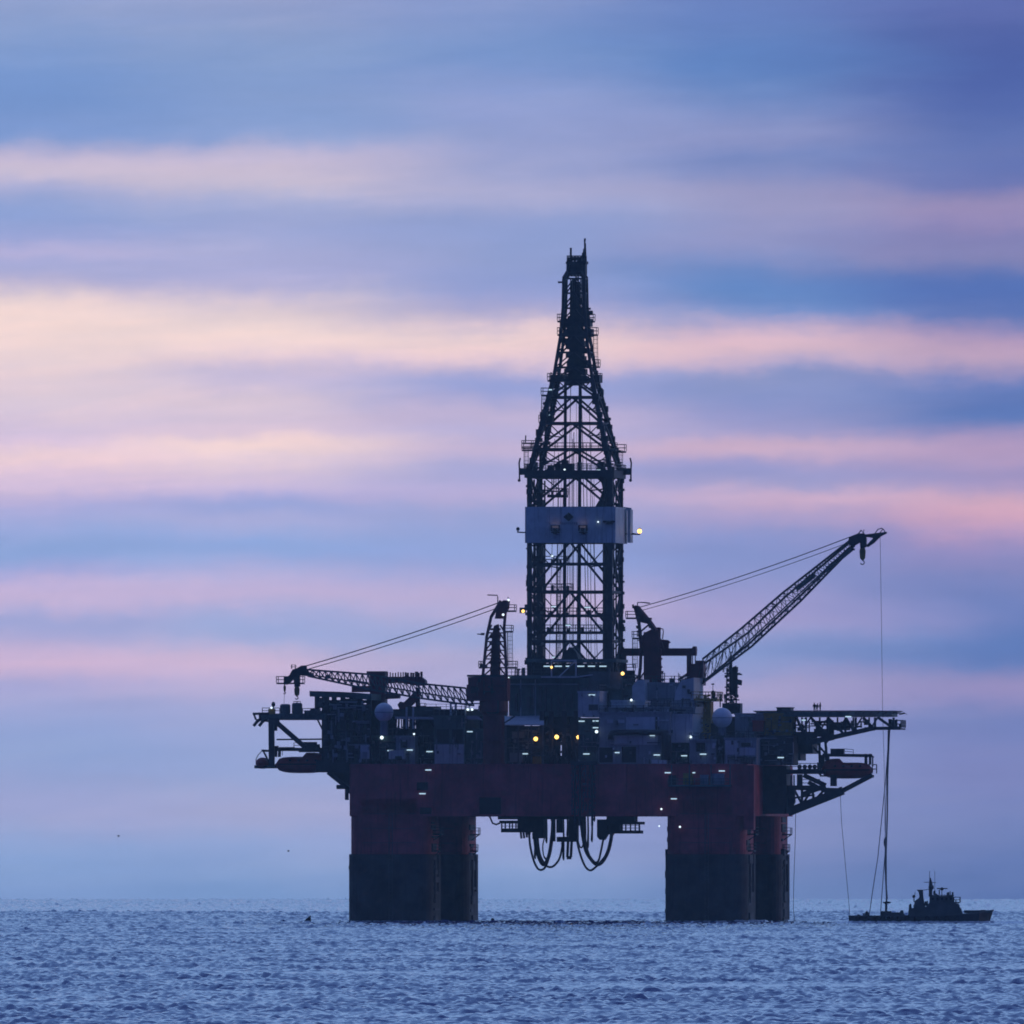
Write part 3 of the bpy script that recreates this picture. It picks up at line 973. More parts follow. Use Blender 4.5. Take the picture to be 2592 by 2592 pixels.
# wind wall
m = MB()
a, b = q(1329, 1283, -8.9), q(1558, 1374, -8.9)
wz0, wz1, wx0, wx1 = b.z, a.z, a.x, b.x
for p0, p1 in (((wx0, -8.9), (wx1, -8.65)), ((wx1 - .25, -8.65), (wx1, 8.65)), ((wx0, 8.65), (wx1, 8.9)), ((wx0, -8.65), (wx0 + .25, 8.65))):
    m.box((p0[0], p0[1], wz0), (p1[0], p1[1], wz1))
for k in range(1, 9):
    x = wx0 + (wx1 - wx0) * k / 9
    m.box((x - .03, -8.97, wz0), (x + .03, -8.9, wz1))
ww = m.obj('wind_wall', 'white_paint', T)
m = MB()
a, b = q(1592, 1290, 8), q(1600, 1374, 8)
m.box((a.x, 5.5, b.z), (b.x, 9.2, a.z)); pbar(m, 1578, 1287, 1598, 1290, 8, .3)
m.obj('wind_wall', 'white_paint', T)
m = MB(); m.prism([q(1439, 1297, -9), q(1452, 1308.5, -9), q(1439, 1320, -9), q(1426, 1308.5, -9)], -9.02, -8.96)
m.obj('emblem', 'rubber_black', ww, 'dark diamond emblem')
m = MB()
for k in range(9):
    x = 1418 + k * 5
    m.pbox(x, x + 3.2, 1322, 1326 + (k * 7) % 3, -9.01, -8.98)
m.obj('lettering', 'grey_paint', ww)
m = MB()
for x, y in ((1405, 1340), (1475, 1340)):
    m.cut()
    m.pbox(x - 10, x + 10, 1346, 1349, -10.4, -9.0); m.rails(q(x - 10, 1346, -10).x, q(x + 10, 1346, -10).x, -10.3, -9.2, dz(1346), 1.0, .06)
    m.ball(q(x, 1341, -9.6), .38, 8); pbar(m, x, 1346, x, 1352, -9.6, .3)
m.cut(); m.pbox(1526, 1556, 1318, 1322, -9.3, -8.9); m.pbox(1535, 1550, 1322, 1327, -9.3, -8.9)
m.obj('lamp_bracket', 'steel_dark', T)
for x in (1405, 1475):
    d = bpy.data.lights.new('wall_light', 'SPOT'); d.energy = 9; d.color = (1, .55, .3); d.spot_size = math.radians(110); d.spot_blend = 1; d.shadow_soft_size = .2
    o = bpy.data.objects.new('wall_light', d); p = q(x, 1336, -10.2); o.location = RIG.world(p)
    o.rotation_euler = (RIG.world(q(x, 1326, -8.9)) - o.location).to_track_quat('-Z', 'Y').to_euler(); COL.objects.link(o)
m = MB()
pbar(m, 1329, 1348, 1309, 1347, -6, .12); pbar(m, 1311, 1347, 1311, 1340, -6, .1); m.ball(q(1311, 1339, -6), .35, 8)
m.cut(); pbar(m, 1563, 1351, 1618, 1353, 6, .1); pbar(m, 1600, 1350, 1620, 1353, 6, .1); pbar(m, 1619, 1353, 1619, 1346, 6, .12)
m.cut(); pbar(m, 1335, 1540, 1318, 1540, -4, .12); m.pbox(1315, 1330, 1538, 1552, -4.3, -3.7)
for y in (1584, 1597, 1621):
    m.cut(); pbar(m, 1573, y, 1583 - (y % 5), y - 3, 6, .12)
m.pbox(1572, 1580, 1586, 1598, 5, 7)
m.obj('lamp_arm', 'steel_dark', T)
for a in ((1619, 1344.5, 6, 'amber', 12), (1324, 1547, -5, 'amber', 8), (1401, 1535.6, -3, 'tube', 11), (1487, 1537.7, -3, 'tube', 15), (1437.6, 1583, -3, 'tube', 12),
          (1404, 1663.6, -3, 'tube', 12), (1397.5, 1407.5, -2, 'white', 6), (1429, 1189, -4, 'white', 5), (1515, 1190, -4, 'tube', 9), (1514, 1321, -9.3, 'white', 4),
          (1393, 986.5, -5, 'tube', 8), (1393, 1051, -5, 'tube', 7)):
    lamp(T, *a)
m = MB()                                                  # drawworks house on the drill floor inside the legs
m.pprism([(1420, 1672), (1424, 1652), (1436, 1645), (1440, 1638), (1448, 1640), (1458, 1650), (1465, 1672)], -3, 4)
m.obj('drawworks', 'steel_dark', T)
# two men's-height posts and tanks beside the legs
m = MB()
for x in (1304, 1309, 1313):
    m.tube([q(x, 1714, -7), q(x, 1698, -7), q(x + 2, 1693, -7), q(x + 4, 1695, -7)], .13)
m.pbox(1321, 1328, 1690, 1714, -7, -6)
m.obj('vent_pipe', 'steel_mid', T)
# ---------------------------------------------------------------- drill floor
T = Thing('drill_floor', 'dark boxed drill floor under the derrick with a row of lit tubes along its front', 'drill floor', q(1400, 1810, -10))
m = MB()
m.pbox(1288, 1570, 1716, 1812, -10, 12); m.pbox(1268, 1466, 1709, 1717, -12, 12); m.pbox(1332, 1560, 1668, 1676, -9, 9)
m.obj('floor_block', 'steel_green', T)
m = MB(); m.pbox(1345, 1545, 1679, 1716, -7, 8); m.obj('wind_screen', 'steel_dark', T)
m = MB()
for x in (1396, 1458):
    pbar(m, x, 1672, x, 1714, -12.2, .12)
pbar(m, 1396, 1672, 1458, 1672, -12.2, .13); pbar(m, 1370, 1714, 1458, 1714, -12.2, .12); pbar(m, 1414, 1714, 1456, 1674, -12.2, .1)
pbar(m, 1458, 1714, 1500, 1708, -12.2, .1)
for x in (1285, 1318, 1355):
    pbar(m, x, 1720, x, 1812, -10.2, .09)
pbar(m, 1290, 1732, 1465, 1732, -10.2, .08)
m.obj('pipe_frame', 'pale_paint', T)
m = MB()
a, b = q(1270, 1709, -12), q(1395, 1709, -12)
m.rail(a, b, 1.1, .045); m.pbox(1490, 1570, 1700, 1745, -11, -8); m.pbox(1540, 1545, 1690, 1740, -11.6, -11)
for k in range(16):
    x = 1300 + k * 16 + random.uniform(-4, 4)
    m.pbox(x, x + random.uniform(3, 9), 1735 + random.uniform(0, 30), 1790 + random.uniform(0, 20), -10.6, -10.05)
m.obj('pipework', 'steel_mid', T)
for x, w in ((1384, 16), (1413, 18), (1437, 10), (1470, 18), (1497, 18), (1526, 18)):
    lamp(T, x, 1686.5, -9.4, 'tube', w)
lamp(T, 1396, 1689, -12.4, 'amber', 6); lamp(T, 1576, 1705, -12, 'amber', 9); lamp(T, 1287, 1716, -12.3, 'white', 5)
T = Thing('drill_floor_leg', 'open dark steel cellar below the drill floor with three amber floodlights', 'steel frame', q(1410, 1935, -8))
m = MB()
for x in (1372, 1396, 1428, 1458, 1464):
    for vv in (-14, 2, 16):
        pbar(m, x, 1936, x, 1800, vv, .4)
for y in (1838, 1882, 1918):
    for vv in (-14, 2):
        pbar(m, 1366, y, 1466, y, vv, .3)
m.pbox(1368, 1384, 1790, 1880, 4, 6); m.pbox(1386, 1418, 1790, 1884, 8, 10); m.pbox(1434, 1464, 1790, 1936, 8, 10); m.pbox(1388, 1416, 1884, 1936, 3, 5); m.pbox(1368, 1434, 1913, 1936, 6, 8)
m.pbox(1418, 1436, 1790, 1876, 3, 6); m.pbox(1366, 1390, 1905, 1936, 0, 3)
m.obj('frame', 'steel_dark', T)
m = MB()
for k in range(40):
    x, y = random.uniform(1368, 1464), random.uniform(1835, 1930)
    if random.random() < .5:
        pbar(m, x, y, x + random.uniform(-3, 3), y + random.uniform(10, 40), -14.6, random.uniform(.05, .14), n=6)
    else:
        a = random.uniform(3, 9); m.pbox(x, x + a, y, y + random.uniform(3, 9), -14.8, -14.2)
m.obj('pipework', 'steel_mid', T)
for a in ((1356, 1870.5, 'amber', 11), (1409, 1865.5, 'amber', 11), (1464, 1866, 'amber', 10)):
    lamp(T, a[0], a[1], -15.6, a[2], a[3])

# ---------------------------------------------------------------- deck modules: cabins, stores and machine blocks


def clutter(m, x0, x1, y0, y1, v, n, s=1.0):
    """Pipes, ducts, junction boxes and brackets standing off a wall."""
    for _ in range(n):
        x, y = random.uniform(x0, x1), random.uniform(y0, y1)
        k = random.random()
        if k < .35:
            ye = min(y1, y + random.uniform(12, 45)); pbar(m, x, y, x, ye, v - .22, random.uniform(.05, .13) * s, n=6)
        elif k < .6:
            xe = min(x1, x + random.uniform(12, 50)); pbar(m, x, y, xe, y, v - .22, random.uniform(.05, .12) * s, n=6)
        else:
            xe, ye = min(x1, x + random.uniform(3, 10) * s), min(y1, y + random.uniform(3, 11) * s); m.pbox(x, xe, y, ye, v - random.uniform(.25, .6), v - .01)
    return m


def module(name, label, cat, x0, x1, y0, y1, v0, v1, mat, doors=(), windows=(), pipes=8, pmat='steel_mid', rail=True, ribs=0, lamps=(), group=None):
    a, b = q(x0, y0, v0), q(x1, y1, v0)
    T = Thing(name, label, cat, ((a.x + b.x) / 2, v0, b.z), group)
    m = MB().box(a, (b.x, v1, b.z))
    m.box((a.x - .12, v0 - .12, a.z - .28), (b.x + .12, v1 + .12, a.z + .06))
    if ribs:
        for k in range(1, ribs):
            x = a.x + (b.x - a.x) * k / ribs
            m.box((x - .06, v0 - .09, b.z), (x + .06, v0, a.z - .3))
    m.obj('wall', mat, T)
    for d in doors:
        h = MB().pbox(d[0], d[1], d[2], d[3], v0 - .05, v0 + .02).obj('door', d[4] if len(d) > 4 else 'rubber_black', T)
        f = MB()
        for e in ((d[0] - 1.5, d[0], d[2] - 1.5, d[3]), (d[1], d[1] + 1.5, d[2] - 1.5, d[3]), (d[0], d[1], d[2] - 1.5, d[2])):
            f.pbox(*e, v0 - .12, v0 - .01)
        f.obj('frame', mat, h)
    for d in windows:
        h = MB().pbox(d[0], d[1], d[2], d[3], v0 - .04, v0 + .02).obj('window', d[4] if len(d) > 4 else 'glass_dark', T)
        f = MB()
        for e in ((d[0] - 1, d[0], d[2] - 1, d[3] + 1), (d[1], d[1] + 1, d[2] - 1, d[3] + 1), (d[0], d[1], d[2] - 1, d[2]), (d[0], d[1], d[3], d[3] + 1)):
            f.pbox(*e, v0 - .1, v0 - .01)
        f.obj('frame', mat, h)
    if pipes:
        clutter(MB(), x0, x1, y0 + 3, y1, v0, pipes).obj('pipework', pmat, T)
    if pipes > 2:
        clutter(MB(), x0, x1, y0 + 3, y1, v0 - .05, int(pipes * .7 + 3), .8).obj('conduit', 'grey_paint' if mat != 'grey_paint' else 'pale_paint', T)
    if rail:
        m = MB()
        for _ in range(int((x1 - x0) / 9)):
            x, vv = random.uniform(x0, x1), random.uniform(v0, min(v1, v0 + 8)); k = random.random()
            if k < .45:
                pbar(m, x, y0, x, y0 - random.uniform(8, 26), vv, random.uniform(.05, .10))
            elif k < .8:
                w = random.uniform(4, 12); m.pbox(x, min(x1, x + w), y0 - random.uniform(5, 13), y0, vv, vv + random.uniform(.8, 2))
            else:
                m.tube([q(x, y0, vv), q(x, y0 - 12, vv), q(x + 3, y0 - 15, vv), q(x + 6, y0 - 13, vv)], .16, 6)
        m.islands('roof_gear', 'steel_mid', T)
        m = MB()
        m.rails(a.x, b.x, v0, v1, a.z + .06, 1.1, .05, 'fr'); m.obj('railing', 'steel_mid', T)
    for l in lamps:
        lamp(T, l[0], l[1], v0 - .55, *(l[2:] or ('tube', 15)))
    return T


# --- right of the drill floor
T = module('deck_house', 'pale grey deck house with a black bent duct and two dark doorways', 'deck house', 1517, 1696, 1803, 1936, -24, 4, 'grey_paint',
           doors=((1516.5, 1551, 1892, 1930), (1574, 1610, 1890, 1930)), windows=((1537, 1552, 1821, 1830, 'pale_paint'), (1563, 1581, 1821, 1830, 'pale_paint')),
           pipes=10, lamps=((1562, 1905, 'tube', 12), (1651, 1861.5, 'tube', 13), (1662.5, 1911, 'tube', 16), (1510, 1852, 'white', 8)))
m = MB()
m.tube([q(1545, 1872, -25), q(1545, 1862, -25), q(1549, 1856, -25), q(1557, 1854, -25), q(1672, 1854, -25), q(1682, 1857, -25), q(1686, 1866, -25), q(1686, 1924, -25)],
       [.5, .5, .5, .5, .5, .8, .9, .9], 10)
m.obj('exhaust_duct', 'steel_dark', T, smooth=True)
MB().pbox(1585, 1668, 1815, 1850, -24.12, -24.0).obj('cladding', 'pale_paint', T)
MB().pbox(1555, 1665, 1862, 1885, -24.12, -24.0).obj('cladding', 'pale_paint', T)
MB().pbox(1649, 1666, 1923, 1933, -26, -24.6).pbox(1668, 1688, 1924, 1934, -26, -24.6).islands('locker', 'white_paint', T)
MB().pbox(1659, 1664, 1815, 1852, -24.3, -24).obj('cable_tray', 'steel_dark', T)
module('control_cabin', 'pale square cabin high on the right edge of the drill floor with one lit tube', 'cabin', 1463, 1517, 1750, 1815, -22, -6, 'pale_paint',
       pipes=3, lamps=((1498, 1759, 'tube', 16),), windows=((1490, 1514, 1783, 1798, 'steel_mid'),))
module('machinery_block', 'dark machinery block with stacked lit tubes below the pale square cabin', 'machine block', 1464, 1516, 1818, 1936, -20, -4, 'steel_green', pipes=18, rail=False,
       lamps=((1472, 1825.6, 'tube', 15), (1507.5, 1825, 'tube', 15), (1507.5, 1842, 'tube', 14), (1484, 1908.5, 'tube', 16)))
module('store_container', 'long low pale container on the roof of the grey deck house', 'container', 1547, 1632, 1773, 1791, -22, -14, 'white_paint', pipes=2, rail=False, ribs=10,
       lamps=((1598, 1772, 'white', 6),))
m0 = module('deck_house', 'low grey plinth house between the long pale container and the deck house roof', 'deck house', 1540, 1760, 1790, 1806, -21, 4, 'grey_paint', pipes=14)
T = Thing('mud_silo', 'pale tapering silo behind the long low container', 'silo', q(1618, 1790, -10))
m = MB(); m.pprism([(1600, 1775), (1600, 1738), (1612, 1722), (1632, 1720), (1632, 1775)], -12, -5)
m.obj('shell', 'pale_paint', T); MB().pbox(1604, 1628, 1773, 1792, -11, -6).obj('skirt', 'steel_mid', T)
module('pump_room', 'dark green grey plant room left of the pale tapering silo', 'plant room', 1518, 1600, 1726, 1792, -6, 10, 'steel_green', pipes=22, ribs=7)
T = module('mud_house', 'corrugated grey plant house under the right crane', 'plant house', 1634, 1722, 1728, 1792, -8, 10, 'grey_paint', pipes=5, ribs=9, pmat='steel_green')
m = MB(); m.pprism([(1706, 1775), (1712, 1745), (1725, 1722), (1756, 1715), (1756, 1775)], -9, 6); m.obj('roof', 'pale_paint', T, 'pale sloping roof panel')
MB().pbox(1700, 1758, 1774, 1792, -9, 8).obj('wall', 'grey_paint', T)
clutter(MB(), 1702, 1756, 1728, 1790, -9, 6).obj('pipework', 'steel_mid', T)
module('deck_house', 'plain pale square house right of the black bent duct', 'deck house', 1697, 1753, 1808, 1880, -22, -4, 'pale_paint', pipes=2, lamps=((1748, 1865, 'white', 7),))
module('machinery_block', 'dark machine block below the plain pale square house', 'machine block', 1697, 1744, 1881, 1936, -21, -3, 'steel_green', pipes=14, rail=False, lamps=((1731.6, 1913, 'tube', 15),))
module('workshop', 'small grey workshop with one tall dark doorway', 'workshop', 1745, 1812, 1872, 1936, -24, -6, 'grey_paint', doors=((1762, 1785, 1880, 1903),), pipes=4, lamps=((1779.6, 1909, 'tube', 16),))
module('stair_tower', 'dark stair tower between the small workshop and the wide windowed house', 'stair tower', 1813, 1833, 1862, 1936, -23, -8, 'steel_dark', pipes=10, rail=False)
T = module('deck_house', 'wide grey house with one broad dark window near the helideck', 'deck house', 1834, 1915, 1868, 1936, -24, 0, 'grey_paint', windows=((1876, 1904, 1880, 1890),), pipes=8)
MB().pbox(1832 + 4, 1868, 1874, 1910, -24.1, -24).pbox(1872, 1912, 1893, 1912, -24.1, -24).islands('cladding', 'pale_paint', T)
clutter(MB(), 1840, 1912, 1914, 1935, -24, 26).obj('locker', 'steel_mid', T)
module('container_stack', 'grey stacked store under the left end of the helideck', 'container', 1860, 1942, 1806, 1866, -10, 12, 'grey_paint', pipes=6, ribs=8, pmat='steel_green', rail=False)
module('red_container', 'small red container standing in front of the grey stacked store', 'container', 1905, 1931, 1824, 1852, -14, -10.2, 'boat_red', pipes=0, ribs=7, rail=False)
module('yellow_container', 'rusty yellow brown container block under the helideck', 'container', 1934, 2003, 1806, 1862, -12, -4, 'yellow_paint', pipes=12, ribs=6, rail=False)
module('hull_block', 'large dark block right of the windowed house with one lit tube', 'machine block', 1916, 2008, 1862, 1937, -18, -10, 'steel_dark', pipes=26, rail=False, lamps=((1976, 1917.6, 'tube', 16),))
m = MB(); x = 1790
T = Thing('scaffold_tower', 'dim yellow lattice stair tower left of the right white dome', 'scaffold', q(1770, 1870, -6))
for x in (1753, 1768, 1782, 1797):
    for vv in (-8, -2):
        pbar(m, x, 1870, x, 1768, vv, .16)
for k in range(9):
    y = 1866 - k * 12
    pbar(m, 1753, y, 1797, y, -8, .13); pbar(m, 1753, y, 1768, y - 12, -2, .1); pbar(m, 1782, y, 1797, y - 12, -8, .1)
    m.box(q(1754, y, -8), q(1780, y - 2, -3))
    if k % 2:
        m.pbox(1768, 1784, y - 10, y, -6, -4)
m.pbox(1753, 1764, 1770, 1810, -5, 0); m.pbox(1784, 1798, 1776, 1830, -5, 0)
m.obj('frame', 'yellow_paint', T)
m = MB(); m.pbox(1750, 1815, 1768, 1775, -9, 0); m.rails(q(1750, 0, -9).x, q(1815, 0, -9).x, -9, 0, q(0, 1768, -9).z, 1.1, .055); clutter(m, 1752, 1812, 1752, 1768, -5, 14)
m.obj('top_landing', 'yellow_paint', T)

# --- left of the drill floor
T = Thing('shed_roof', 'pale lean to roof on posts left of the drill floor cellar', 'shed roof', q(1320, 1835, -14))
m = MB()
a0, a1, b0, b1 = q(1277, 1813, -10), q(1376, 1811, -10), q(1278, 1834, -18), q(1377, 1834, -18)
m.add([a0, a1, b1, b0] + [p - Vector((0, 0, .15)) for p in (a0, a1, b1, b0)], [(0, 1, 2, 3), (7, 6, 5, 4), (0, 4, 5, 1), (1, 5, 6, 2), (2, 6, 7, 3), (3, 7, 4, 0)])
m.obj('roof', 'pale_paint', T)
m = MB()
for x in (1280, 1312, 1345, 1374):
    pbar(m, x, 1834, x, 1936, -17.8, .13)
pbar(m, 1277, 1830, 1303, 1813, -18.2, .12)
m.islands('post', 'steel_mid', T)
T = module('machinery_block', 'dark crowded machine block under the pale lean to roof', 'machine block', 1277, 1368, 1838, 1936, -13, 2, 'steel_dark', pipes=55, rail=False, lamps=((1328, 1908, 'tube', 16),))
MB().pbox(1296, 1327, 1852, 1868, -13.8, -13).pbox(1290, 1322, 1905, 1930, -14, -13).islands('tank', 'grey_paint', T)
MB().pbox(1348, 1369, 1915, 1936, -15.5, -13.2).obj('locker', 'yellow_paint', T)
T = module('deck_house', 'grey house with a pale blue lower panel left of the crane pedestal', 'deck house', 1098, 1176, 1812, 1936, -22, 0, 'steel_green', doors=((1105, 1136, 1846, 1880), (1144, 1172, 1846, 1880)), pipes=8,
           lamps=((1189, 1852, 'tube', 14),))
MB().pbox(1100, 1174, 1884, 1933, -22.15, -22).obj('cladding', 'pale_paint', T)
module('machinery_block', 'dark block between the pale blue panel and the crane pedestal', 'machine block', 1177, 1232, 1845, 1936, -20, -4, 'steel_green', pipes=16, rail=False, pmat='grey_paint')
T = module('control_cabin', 'small pale cabin with a dark square window over a white locker', 'cabin', 1002, 1050, 1863, 1934, -23, -6, 'grey_paint', windows=((1014, 1031, 1873, 1893),), pipes=4, rail=False,
           lamps=((988, 1900, 'tube', 15), (1037, 1898.5, 'tube', 15), (1048, 1858, 'white', 5)))
MB().pbox(984, 1024, 1899, 1921, -24.5, -23.1).islands('locker', 'white_paint', T)
MB().pbox(1000, 1016, 1914, 1924, -25, -24.5).obj('hose_reel', 'rubber_black', T)
module('machinery_block', 'narrow black gap block with one lit tube beside the pale blue panel', 'machine block', 1051, 1098, 1850, 1936, -18, -2, 'steel_dark', pipes=20, rail=False, lamps=((1087, 1902.5, 'tube', 16),))
module('machinery_block', 'dim grey block with a large white lamp below the left white dome', 'machine block', 905, 1001, 1862, 1936, -19, -2, 'steel_green', pipes=34, rail=True, lamps=((966.5, 1867, 'white', 9), (924, 1899, 'tube', 7)))
MB_T = Thing('white_panel_store', 'small pale wall panel beside the small white lamp on the left block', 'store', q(925, 1925, -22))
MB().pbox(912, 935, 1885, 1921, -22, -19.8).obj('wall', 'pale_paint', MB_T); MB().pbox(917, 930, 1903, 1921, -22.05, -22).obj('door', 'grey_paint', MB_T)
T = Thing('pipe_deck', 'long dark deck beam on pale posts left of the crane pedestal', 'deck', q(1080, 1812, -16))
m = MB(); m.pbox(945, 1240, 1795, 1812, -20, 6); m.rail(q(1078, 1795, -20), q(1182, 1795, -20), .9, .04); m.pbox(1030, 1096, 1788, 1795, -12, 0)
m.obj('deck', 'steel_dark', T)
m = MB()
for x, y0, y1 in ((1141, 1780, 1858), (1153, 1780, 1858), (1178, 1786, 1830), (1188, 1786, 1800), (1029, 1790, 1845), (1046, 1790, 1845), (1213, 1786, 1800)):
    pbar(m, x, y0, x, y1, -20.4, .16)
pbar(m, 1000, 1817, 1215, 1819, -20.4, .22); m.pprism([(1172, 1812), (1208, 1812), (1220, 1823), (1170, 1819)], -21, -20.1)
pbar(m, 1140, 1781, 1217, 1781, -20.4, .12)
m.obj('post', 'pale_paint', T)
m = MB()
for k in range(24):
    x = 955 + k * 5.5
    pbar(m, x, 1812, x + random.uniform(-2, 2), 1848, random.uniform(-14, -4), random.uniform(.08, .35))
m.pprism([(1078, 1812), (1100, 1845), (1094, 1845), (1066, 1822)], -12, -11)
m.pbox(905, 1100, 1844, 1866, -17, 0)
m.obj('stanchion', 'steel_dark', T)
m = MB(); clutter(m, 950, 1100, 1796, 1866, -20, 26); m.obj('pipework', 'steel_mid', T)
lamp(T, 1184, 1796, -20.9, 'white', 6); lamp(T, 1195, 1796, -20.9, 'white', 6)
# back row that closes the view through the deck in places
module('machinery_block', 'long dark plant row at the back of the left deck', 'machine block', 1060, 1290, 1815, 1936, 8, 30, 'steel_dark', pipes=0, rail=False)
module('machinery_block', 'long dark plant row at the back of the right deck', 'machine block', 1560, 1950, 1815, 1936, 14, 28, 'steel_dark', pipes=0, rail=False)
# left open steel tower
T = Thing('steel_tower', 'crowded dark steel tower with a long flat roof at the left end of the deck', 'steel tower', q(860, 1936, -16))
m = MB()
m.pprism([(783, 1749), (860, 1751), (940, 1757), (940, 1772), (860, 1765), (784, 1763)], -22, -4)
m.obj('roof', 'steel_green', T)
m = MB()
for x in (803, 824, 846, 868, 890, 912, 934):
    for vv in (-21, -13, -5):
        pbar(m, x, 1936 if x > 820 else 1800, x, 1760, vv, .42 if x != 824 else .62)
for y in (1776, 1788, 1826, 1850, 1878, 1905, 1930):
    for vv in (-21, -5):
        pbar(m, 820 if y > 1800 else 800, y, 936, y, vv, .3)
for x in (824, 868, 912):
    pbar(m, x, 1826, x + 22, 1788, -21, .2); pbar(m, x, 1905, x + 22, 1850, -21, .22)
for x in (800, 812):
    pbar(m, x + 2, 1818, x + 18, 1850, -20, .14)
m.obj('frame', 'steel_dark', T)
m = MB()
for x0, x1, y0, y1, vv in ((804, 822, 1766, 1790, -15), (826, 856, 1772, 1800, -12), (862, 905, 1768, 1800, -10), (828, 900, 1800, 1870, -9), (838, 905, 1865, 1934, -12), (905, 940, 1785, 1862, -8), (880, 902, 1775, 1850, -18),
                           (826, 842, 1826, 1934, -14), (848, 866, 1806, 1850, -17), (920, 960, 1800, 1866, -11)):
    m.pbox(x0, x1, y0, y1, vv, vv + 6)
m.islands('tank', 'steel_green', T)
m = MB(); clutter(m, 826, 935, 1770, 1930, -21.4, 60); clutter(m, 800, 824, 1766, 1800, -21.4, 10)
m.obj('pipework', 'steel_mid', T)
m = MB(); clutter(m, 828, 935, 1775, 1930, -21.7, 45, 1.2); m.obj('conduit', 'grey_paint', T)
m = MB(); m.rail(q(820, 1878, -21.6), q(936, 1878, -21.6), 1.1, .05); m.rail(q(820, 1905, -21.6), q(936, 1905, -21.6), 1.1, .05); m.rail(q(822, 1932, -21.6), q(1000, 1932, -21.6), 1.1, .05)
m.obj('railing', 'steel_mid', T)

# ---------------------------------------------------------------- laydown platform at the left end
T = Thing('laydown_platform', 'dark cantilever platform on one thick post with a diagonal strut at the far left', 'platform', q(690, 1945, -18))
m = MB(); vv = -24
a, b = q(655, 1806, vv), q(822, 1822, vv)
m.box(a, (b.x, -12, b.z)); m.obj('deck', 'steel_green', T)
m = MB()
pbar(m, 687, 1820, 688, 1942, vv, .50); pbar(m, 696, 1820, 696, 1850, vv + .4, .4); pbar(m, 697, 1826, 772, 1891, vv, .42); pbar(m, 687, 1820, 688, 1942, vv + 10, .5)
pbar(m, 700, 1872, 818, 1871, vv + 1, .14); m.pbox(680, 706, 1818, 1834, vv - .4, vv + .6)
m.obj('post', 'steel_dark', T)
m = MB()
m.rail(q(664, 1806, vv), q(708, 1806, vv), 1.0, .06); m.rail(q(766, 1806, vv), q(800, 1806, vv), .9, .06)
m.obj('railing', 'steel_mid', T)
m = MB()
for x in (646, 660):
    m.tube([q(x - 4, 1838, vv), q(x + 4, 1828, vv), q(x + 16, 1818, vv)], .3, 5)
    pbar(m, x - 6 + 2, 1806, x + 2, 1822, vv, .16)
pbar(m, 640, 1807, 682, 1806, vv, .22); pbar(m, 648, 1822, 682, 1826, vv, .16)
m.obj('boarding_gear', 'steel_dark', T)
m = MB(); m.pbox(770, 800, 1798, 1806, vv, -16); m.pbox(785, 798, 1794, 1806, vv, -18); clutter(m, 700, 815, 1797, 1822, vv, 16)
m.obj('pipework', 'steel_mid', T)
MB().pbox(679, 695, 1794, 1808, vv - .1, vv + 1.2).obj('locker', 'yellow_paint', T)
lamp(T, 687, 1791.6, vv - .4, 'white', 5)
T = Thing('vent_post', 'short post with a round dark head beside the small yellow locker', 'post', q(692, 1800, -23))
m = MB(); m.lathe(q(692, 1796, -23.5), [(.12, 0), (.12, .5), (.3, .6), (.36, .95), (.25, 1.3), (.08, 1.4)], 10); m.obj('head', 'steel_dark', T)
for x, h, lab in ((722, 1782, 'squat round dark tank, left one of two on the laydown platform'), (752, 1779, 'squat round dark tank with a raised ring on its top')):
    c = q(x, 1806, -20)
    T = Thing('storage_tank', lab, 'tank', c, 'round tanks on the laydown platform')
    ht = (1806 - h) / PXM
    MB().lathe(c, [(.9, 0), (.95, .15), (.95, ht - .3), (.8, ht - .05), (.3, ht)], 18).obj('shell', 'blue_drum', T, smooth=False)
    m = MB()
    for z in (.4, .85, 1.3):
        m.lathe(c + Vector((0, 0, z)), [(.97, 0), (.99, .03), (.97, .07)], 18)
    if x == 752:
        m.tube([c + Vector((.62 * math.cos(t), .62 * math.sin(t), ht + .25)) for t in [k * math.pi / 6 for k in range(13)]], .06, 5)
        for t in range(4):
            m.bar(c + Vector((.62 * math.cos(t * 1.57), .62 * math.sin(t * 1.57), ht - .2)), c + Vector((.62 * math.cos(t * 1.57), .62 * math.sin(t * 1.57), ht + .25)), .04)
    m.obj('hoop', 'steel_mid', T)

# ---------------------------------------------------------------- lifeboats and their davits


